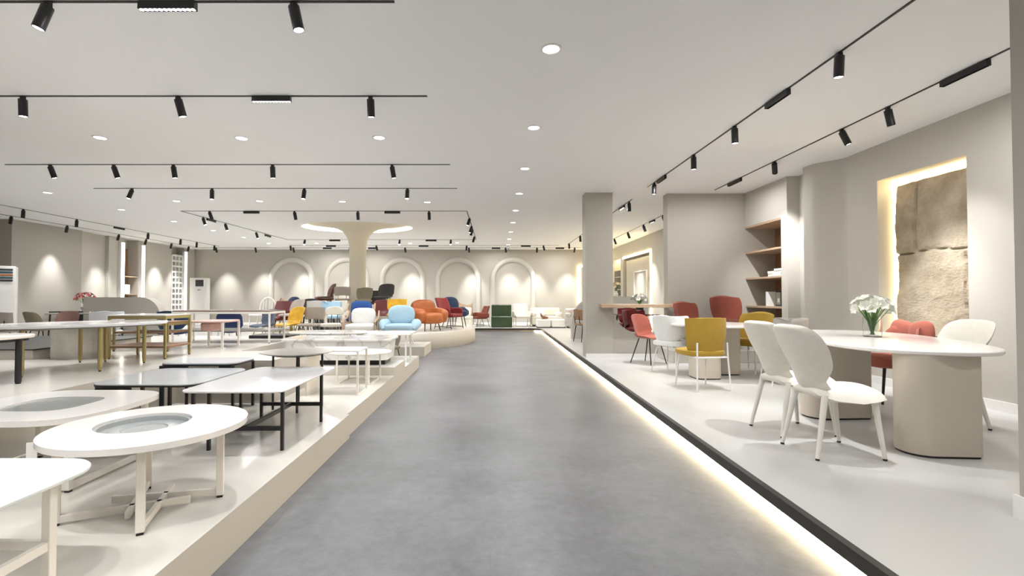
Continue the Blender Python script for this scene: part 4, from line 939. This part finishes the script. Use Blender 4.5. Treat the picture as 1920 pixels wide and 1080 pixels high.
# rounded square white table with a grey glass centre
t = tbl('rounded square white coffee table with a grey glass centre at the left edge', (-2.60, 2.87, HA))
o1 = [(x, y) for x, y in el(0.46, 0.42, 72, 0.55)]; i1 = el(0.21, 0.20, 72, 0.6)
ring_top(t, o1, i1, H - 0.03, H, WTOP)
MB().prism(el(0.208, 0.198, 72, 0.6), H - 0.024, H - 0.006).build('glass_centre', GREYGL, t, label='grey glass centre')
for x in (-0.34, 0.34):
    for y in (-0.28, 0.28):
        l = MB().box(x - 0.016, x + 0.016, y - 0.016, y + 0.016, 0.012, H - 0.03, 0.002).build('leg', CREAMM, t, False)
        MB().box(x - 0.012, x + 0.012, y - 0.012, y + 0.012, 0, 0.012).build('foot_cap', BLACK, l, False)
for x in (-0.34, 0.34): MB().box(x - 0.012, x + 0.012, -0.265, 0.265, 0.012, 0.042).build('base_rail', CREAMM, t, False)
for y in (-0.28, 0.28): MB().box(-0.325, 0.325, y - 0.012, y + 0.012, 0.012, 0.042).build('base_rail', CREAMM, t, False)
# bottom left table
t = tbl('white stone coffee table cut off by the bottom left corner, cream metal legs', (-1.90, 1.58, HA))
MB().prism(rr(0.84, 0.64, 0.17, 10), H - 0.014, H, 0.003).build('tabletop', mat_marble('streaked_stone_top', (0.80, 0.83, 0.82), (0.70, 0.74, 0.73), 0.9, 0.2, 0.08), t)
for x in (-0.36, 0.37):
    for y in (-0.24, 0.10): MB().box(x - 0.015, x + 0.015, y - 0.015, y + 0.015, 0, H - 0.014, 0.002).build('leg', CREAMM, t, False)
    MB().box(x - 0.01, x + 0.01, -0.225, 0.085, 0.17, 0.2).build('side_rail', CREAMM, t, False)
MB().box(-0.35, 0.36, 0.09, 0.11, 0.17, 0.2).build('long_rail', CREAMM, t, False)
# long table with black H frames
t = tbl('long white stone coffee table on black crossed frames beside the aisle', (-1.72, 3.74, HA))
tp = [(x, y) for x, y in rr(0.70, 1.14, 0.09, 8)]
MB().prism(tp, H, H + 0.012, 0.003).build('tabletop', MTOP, t)
MB().box(-0.3, 0.3, -0.48, 0.48, H - 0.014, H).build('under_frame', BLACK, t, False)
for y in (-0.45, 0.30):
    for x in (-0.20, 0.30): MB().box(x - 0.010, x + 0.010, y - 0.010, y + 0.010, 0, H - 0.014).build('leg', BLACK, t, False)
    MB().box(-0.20, 0.30, y - 0.008, y + 0.008, 0.135, 0.165).build('cross_bar', BLACK, t, False)
MB().box(0.04, 0.06, -0.45, 0.30, 0.135, 0.165).build('spine_bar', BLACK, t, False)
# two blue-grey tables with black edges
t = tbl('blue grey stone coffee table with a black edge left of the long white one', (-2.50, 3.83, HA))
MB().prism(rr(0.80, 0.80, 0.14, 8), H + 0.002, H + 0.012, 0.002).build('tabletop', BTOP, t)
MB().prism(rr(0.80, 0.80, 0.14, 8), H - 0.010, H + 0.002).build('edge_frame', BLACK, t)
for x, y in ((-0.34, -0.34), (0.36, -0.36), (-0.05, -0.3), (0.05, -0.15), (-0.34, 0.34), (0.34, 0.34)):
    MB().box(x - 0.010, x + 0.010, y - 0.010, y + 0.010, 0, H - 0.01).build('leg', BLACK, t, False)
MB().box(-0.35, -0.1, -0.36, -0.34, H - 0.04, H - 0.01).build('apron', BLACK, t, False)
t = tbl('small blue grey table with a black open frame behind the larger blue grey table', (-2.62, 4.49, HA))
MB().prism(rr(0.68, 0.44, 0.10, 8), H + 0.035, H + 0.047, 0.002).build('tabletop', BTOP, t)
MB().prism(rr(0.68, 0.44, 0.10, 8), H + 0.021, H + 0.035).build('edge_frame', BLACK, t)
mb = MB().box(-0.33, 0.33, -0.205, -0.19, H - 0.01, H + 0.005).box(-0.33, -0.1, -0.205, -0.19, H + 0.005, H + 0.021).box(0.2, 0.33, -0.205, -0.19, H + 0.005, H + 0.021); mb.build('apron', BLACK, t, False)
for x in (-0.32, 0.32):
    for y in (-0.19, 0.17): MB().box(x - 0.010, x + 0.010, y - 0.010, y + 0.010, 0, H + 0.021).build('leg', BLACK, t, False)
# round dark table
t = tbl('round dark grey side table on black legs behind the long white table', (-1.82, 4.55, HA), name='side_table', cat='side table')
hh = 0.535
MB().lathe([(0, hh - 0.014), (0.30, hh - 0.014), (0.335, hh - 0.003), (0.335, hh), (0, hh)], n=56).build('tabletop', GREYTOP, t)
MB().lathe([(0, hh - 0.035), (0.22, hh - 0.035), (0.25, hh - 0.014), (0, hh - 0.014)], n=40).build('under_plate', BLACK, t)
for a in (20, 110, 200, 290):
    x, y = 0.215 * math.cos(R(a)), 0.215 * math.sin(R(a)); MB().tube([(0.2 * math.cos(R(a)), 0.2 * math.sin(R(a)), hh - 0.03), (x, y, hh - 0.035), (x, y, 0)], 0.011, 8).build('leg', BLACK, t)
# cream tables
t = tbl('square white side table with a thin cream leg and base behind the round dark table', (-1.68, 5.28, HA), name='side_table', cat='side table')
MB().prism(rr(0.58, 0.40, 0.03), 0.465, 0.482, 0.003).build('tabletop', WTOP, t)
MB().box(0.262, 0.282, -0.195, -0.175, 0, 0.465).build('leg', CREAMM, t, False); MB().box(0.262, 0.282, 0.165, 0.185, 0, 0.465).build('leg', CREAMM, t, False)
MB().box(0.262, 0.282, -0.175, 0.165, 0, 0.015).build('base_rail', CREAMM, t, False)
MB().box(-0.28, -0.26, -0.195, 0.185, 0, 0.465).build('side_panel', CREAMM, t, False)
t = tbl('cream oval coffee table with four thin legs in front of the marble block table', (-1.62, 5.98, HA))
MB().prism(el(0.38, 0.30, 64, 0.85), 0.355, 0.375, 0.005).build('tabletop', mat('cream_top', (0.78, 0.74, 0.65), 0.3), t)
for x, y in ((-0.21, -0.25), (0.17, -0.25), (-0.2, 0.2), (0.2, 0.2)): MB().box(x - 0.009, x + 0.009, y - 0.009, y + 0.009, 0, 0.355).build('leg', CREAMM, t, False)
for x0, x1, y0, y1 in ((-0.21, 0.17, -0.256, -0.244), (-0.2, 0.2, 0.194, 0.206), (-0.216, -0.204, -0.25, 0.2), (0.18, 0.192, -0.25, 0.2)): MB().box(x0, x1, y0, y1, 0, 0.012).build('base_rail', CREAMM, t, False)
# marble block table on the second tier
t = tbl('large white marble block coffee table with a black recessed base', (-2.13, 6.83, HB))
MB().box(-0.45, 0.66, -0.13, 0.24, 0, 0.07).build('base', BLACK, t, False)
MB().prism(rr(1.46, 0.62, 0.10, 6), 0.07, 0.33, 0.0, 0.0, 0.05, taper=0.03).build('body', MARB, t)
MB().prism(rr(1.52, 0.66, 0.08, 6), 0.33, 0.365, 0.008, 0, 0.05).build('tabletop', MARB, t)
t = tbl('oval white marble tray table standing behind and above the marble block table', (-2.6, 7.72, HA))
MB().prism(el(0.62, 0.34, 64, 0.8), 0.47, 0.50, 0.008).build('tabletop', MARB, t)
MB().prism(el(0.3, 0.16, 48, 0.6), 0.0, 0.47).build('pedestal', MARB, t)
t = tbl('white topped table with slim white legs at the aisle corner before the stage', (-1.72, 8.0, HA))
MB().prism(rr(0.86, 0.8, 0.12, 8), 0.44, 0.465, 0.005).build('tabletop', WTOP, t)
for x, y in ((0.37, 0.1), (-0.37, 0.3), (-0.3, -0.33), (0.36, -0.3)):
    MB().box(x - 0.012, x + 0.012, y - 0.012, y + 0.012, 0.0, 0.44).build('leg', WHITE, t, False)
chair('wrap', F['olive'], BLACK, 'low olive brown chair on the tier corner behind the marble block table', (-1.9, 9.05, 0.0), R(150), sc_=0.7)

# ------------------------------------------------------------ tables on the upper tier
def hexleg(t, x, y, h, r, m):
    l = MB().lathe([(0, 0.012), (r * 0.75, 0.012), (r, 0.06), (r, h - 0.02), (r * 0.8, h), (0, h)], x=x, y=y, n=8).build('leg', m, t, True, ang=25)
    MB().lathe([(0, 0), (r * 0.5, 0), (r * 0.5, 0.012), (0, 0.012)], x=x, y=y, n=10).build('foot_cap', BLACK, l)
t = tbl('wide oval white stone table on thick olive brass legs at the left', (-3.85, 4.50, HU))
MB().prism(el(0.70, 0.44, 72, 0.9, R(50)), 0.40, 0.425, 0.004).build('tabletop', MTOP, t)
MB().prism([(x * 0.93, y * 0.93) for x, y in el(0.70, 0.44, 72, 0.9, R(50))], 0.388, 0.40).build('under_frame', GREYTOP, t)
for x, y in ((-3.49, 4.30), (-3.50, 4.86), (-3.88, 3.98), (-3.98, 4.97), (-4.18, 4.90)): hexleg(t, x + 3.85, y - 4.50, 0.388, 0.018, GOLD)
t = tbl('cream topped table with a black frame and round black legs at the left edge', (-3.98, 3.78, HU))
t.location = (-4.02, 3.66, HU)
MB().prism(rr(0.86, 0.50, 0.2, 8), 0.345, 0.372, 0.006).build('tabletop', mat('pale_pink_cream_top', (0.78, 0.72, 0.66), 0.3), t)
MB().prism(rr(0.80, 0.44, 0.18, 8), 0.325, 0.345).build('frame', BLACK, t)
for x, y in ((0.40, 0.03), (-0.36, 0.03), (-0.2, -0.2), (0.2, -0.2)): MB().lathe([(0, 0), (0.016, 0), (0.021, 0.02), (0.021, 0.35), (0, 0.35)], x=x, y=y, n=12).build('leg', BLACK, t)
t = tbl('grey stone table on a broad faceted pedestal behind the brass legged table', (-4.62, 5.48, HU + 0.0))
t.location = (-4.53, 5.3, HU)
MB().prism(el(0.27, 0.2, 8, 1, R(12)), 0.0, 0.36).build('pedestal', mat('veined_beige_stone', (0.52, 0.49, 0.44), 0.3, noise=0.15, nscale=6), t, False)
MB().prism(el(0.42, 0.28, 48), 0.36, 0.385, 0.004).build('tabletop', MTOP, t)
# brass nesting console
def nest(label, loc, w, d, h, m, shelf, shz, top, name='nesting_table', edge=None):
    t = tbl(label, loc, name=name, cat='side table')
    r = 0.011
    for x in (-w / 2, w / 2):
        for y in (-d / 2, d / 2):
            l = MB().box(x - r, x + r, y - r, y + r, 0.01, h - 0.012).build('leg', m, t, False)
            MB().box(x - r * .7, x + r * .7, y - r * .7, y + r * .7, 0, 0.01).build('foot_cap', BLACK, l, False)
    mb = MB()
    for y in (-d / 2, d / 2): mb.box(-w / 2, w / 2, y - 0.008, y + 0.008, h - 0.045, h - 0.012)
    for x in (-w / 2, w / 2): mb.box(x - 0.008, x + 0.008, -d / 2, d / 2, h - 0.045, h - 0.012)
    mb.build('top_frame', edge or m, t, False)
    MB().prism(rr(w + 0.02, d + 0.02, 0.02), h - 0.012, h, 0.002).build('tabletop', top, t)
    if shelf:
        MB().prism(rr(w + 0.05, d + 0.03, 0.06), shz - 0.022, shz, 0.004).build('shelf', shelf, t)
    return t
nest('brass framed nesting table with a brown lower shelf and pale glossy top', (-3.80, 5.38, HU), 0.60, 0.42, 0.475, GOLD, MWOOD, 0.14, MTOP)
MB()
nest('lower brass framed nesting table with brown shelf tucked behind the taller one', (-4.3, 6.12, HU), 0.66, 0.42, 0.36, GOLD, MWOOD, 0.24, MWOOD)
nest('taller walnut topped nesting table with paired cream legs', (-3.90, 7.2, HU), 1.40, 0.5, 0.47, CREAMM, GREYTOP, 0.19, DWOOD)
t = tbl('pink topped side table with a pink drawer box and cream foot plate', (-3.68, 6.42, HU), name='side_table', cat='side table')
MB().prism(rr(0.50, 0.46, 0.1, 6), 0.335, 0.36, 0.008).build('tabletop', mat('pink_lacquer', (0.62, 0.42, 0.37), 0.35), t)
MB().prism(rr(0.20, 0.3, 0.06), 0.22, 0.335, 0.02, -0.03, 0).build('drawer', mat('pink_leather', (0.60, 0.38, 0.33), 0.5), t)
for x, y in ((0.21, -0.2), (-0.2, -0.2), (0.21, 0.2), (-0.2, 0.2)): MB().box(x - 0.012, x + 0.012, y - 0.012, y + 0.012, 0, 0.335).build('leg', CREAMM, t, False)
MB().box(0.12, 0.225, -0.22, -0.15, 0, 0.01).build('foot_plate', CREAMM, t, False)
o = MB().box(-3.9, -3.25, 7.75, 8.2, HU, HU + 0.05, 0.004).build('display_plate', BLACK, None, False); tag(o, 'flat black base plate on the upper tier behind the walnut nesting table', 'base plate')

# ------------------------------------------------------------ far left room
t = thing('dining_table', 'black topped dining table with a solid black base in front of the left wall', 'dining table', (-11.35, 13.5, ZR))
MB().prism(rr(1.45, 0.8, 0.05), 0.72, 0.75, 0.004).build('tabletop', BLACK, t); MB().prism(rr(0.5, 0.4, 0.05), 0, 0.72, 0).build('base', BLACK, t)
t = thing('flower_vase', 'round glass vase of red and pink flowers on the black dining table', 'vase of flowers', (-11.4, 13.5, ZR + 0.75))
MB().lathe([(0, 0), (0.06, 0), (0.10, 0.06), (0.10, 0.12), (0.045, 0.17), (0.05, 0.3), (0.046, 0.3), (0.041, 0.17), (0.095, 0.12), (0, 0.02)], n=24).build('vase', mat('frosted_glass', (0.85, 0.87, 0.87), 0.1, trans=0.6), t)
bouquet(t, 0.1, 0.48, 0.2, 16, 0.06, mat('red_pink_petal', (0.55, 0.17, 0.16), 0.6), cm=mat('dark_centre', (0.2, 0.08, 0.06), 0.7))
t = thing('dining_table', 'thin grey topped table between the chairs at the far left', 'dining table', (-10.05, 11.95, ZR))
MB().prism(rr(1.5, 0.7, 0.05), 0.72, 0.745, 0.004).build('tabletop', GREYTOP, t); legs(t, quad(0.65, 0.28, 0.68, 0.3, 0.72) + quad(0.65, -0.28, 0.68, -0.3, 0.72), 0.02, 0.015, BLACK, False)
oo = [(-10.6, 0), (-8.6, 0), (-8.6, 0.74)] + [(-9.12 + 0.52 * math.cos(a), 0.74 + 0.52 * math.sin(a)) for a in [PI / 2 * k / 12 for k in range(1, 13)]] + [(-10.6, 1.26)]
o = MB().prism(oo, 12.5, 12.75, M=Mw).build('partition', WALLG, None, False); tag(o, 'low grey partition with a rounded top corner before the left wall', 'partition')
t = thing('air_conditioner', 'tall white floor-standing air conditioner in the far left corner', 'air conditioner', (-11.78, 19.45, ZR))
MB().box(-0.30, 0.30, -0.2, 0.2, 0, 1.92, 0.015).build('body', WHITE, t); MB().box(-0.06, 0.26, -0.21, -0.195, 1.58, 1.84).build('vent', BLACK, t, False)
mb = MB()
for k in range(5): mb.box(-0.05, 0.25, -0.218, -0.208, 1.60 + k * 0.045, 1.612 + k * 0.045)
mb.build('louvres', mat('dark_grey_plastic', (0.1, 0.1, 0.1), 0.4), t, False); MB().box(0.02, 0.14, -0.206, -0.199, 1.42, 1.46).build('badge', mat('grey_plastic', (0.3, 0.3, 0.3), 0.4), t, False)
t = thing('air_conditioner', 'white floor-standing cabinet with dark louvres carrying painted teal and orange reflections at the far left edge', 'air conditioner', (-11.35, 11.0, ZR), R(40))
MB().box(-0.35, 0.35, -0.25, 0.25, 0, 1.85, 0.015).build('body', WHITE, t)
for k, c in enumerate(((0.03, 0.03, 0.03), (0.02, 0.08, 0.09), (0.35, 0.12, 0.06), (0.02, 0.07, 0.09), (0.03, 0.03, 0.03))):  # teal and orange reflections painted into the dark louvre colours
    MB().box(-0.3, 0.30, -0.27, -0.245, 1.50 + k * 0.062, 1.54 + k * 0.062, 0.004).build('louvre', mat('louvre_%d' % k, c, 0.4), t)
MB().box(-0.3, 0.02, -0.262, -0.245, 1.0, 1.4).build('panel', mat('grey_panel', (0.35, 0.35, 0.36), 0.4), t, False)
# light columns and niche on the left wall
for y, lab in ((15.98, 'vertical glowing light column left of the wall niche on the left wall'), (16.92, 'vertical glowing light column right of the wall niche on the left wall'), (19.28, 'vertical glowing light column beside the pierced screen on the left wall')):
    t = thing('light_column', lab, 'wall light', (XL, y, ZR)); MB().box(-0.005, 0.09, -0.075, 0.075, 0, 2.98, 0.0).build('housing', WHITE, t, False); MB().box(0.09, 0.10, -0.07, 0.07, 0.02, 2.96).build('diffuser', LEDW, t, False)
t = thing('niche_shelves', 'narrow wall niche with shelves between the two glowing columns', 'shelves', (XL, 16.46, 0))
MB().box(-0.39, -0.37, -0.33, 0.33, ZR, 2.95).build('back_panel', OAKD, t, False)
for z in (0.75, 1.35, 1.95): MB().box(-0.37, -0.01, -0.33, 0.33, z, z + 0.03).build('shelf', OAK, t, False)
t = thing('picture_frame', 'small white picture frame leaning in the left wall niche', 'picture frame', (XL - 0.12, 16.45, 1.38)); MB().box(-0.02, 0.0, -0.14, 0.14, 0, 0.32).build('frame', WHITE, t, False); MB().box(0.0, 0.003, -0.10, 0.10, 0.04, 0.28).build('picture', mat('grey_print', (0.55, 0.57, 0.6), 0.5), t, False)
t = thing('ornament', 'small white figure ornament on the lower shelf of the left wall niche', 'ornament', (XL - 0.15, 16.5, 0.78)); MB().lathe([(0, 0), (0.07, 0), (0.08, 0.1), (0.04, 0.2), (0.05, 0.26), (0.02, 0.34), (0, 0.35)], n=16).build('body', WHITE, t)
mb = MB(); y0, y1 = 18.57, 19.19; nx, nz = 3, 13; zt = 2.9
for i in range(nx + 1): yy = y0 + (y1 - y0) * i / nx; mb.box(XL - 0.1, XL + 0.02, yy - 0.028, yy + 0.028, ZR, zt)
for k in range(nz + 1): zz = ZR + (zt - ZR) * k / nz; mb.box(XL - 0.1, XL + 0.018, y0 + .028, y1 - .028, zz - 0.035, zz + 0.035)
o = mb.build('pierced_screen', WHITE, None, False); tag(o, 'white pierced block screen with rows of square holes on the left wall', 'screen')
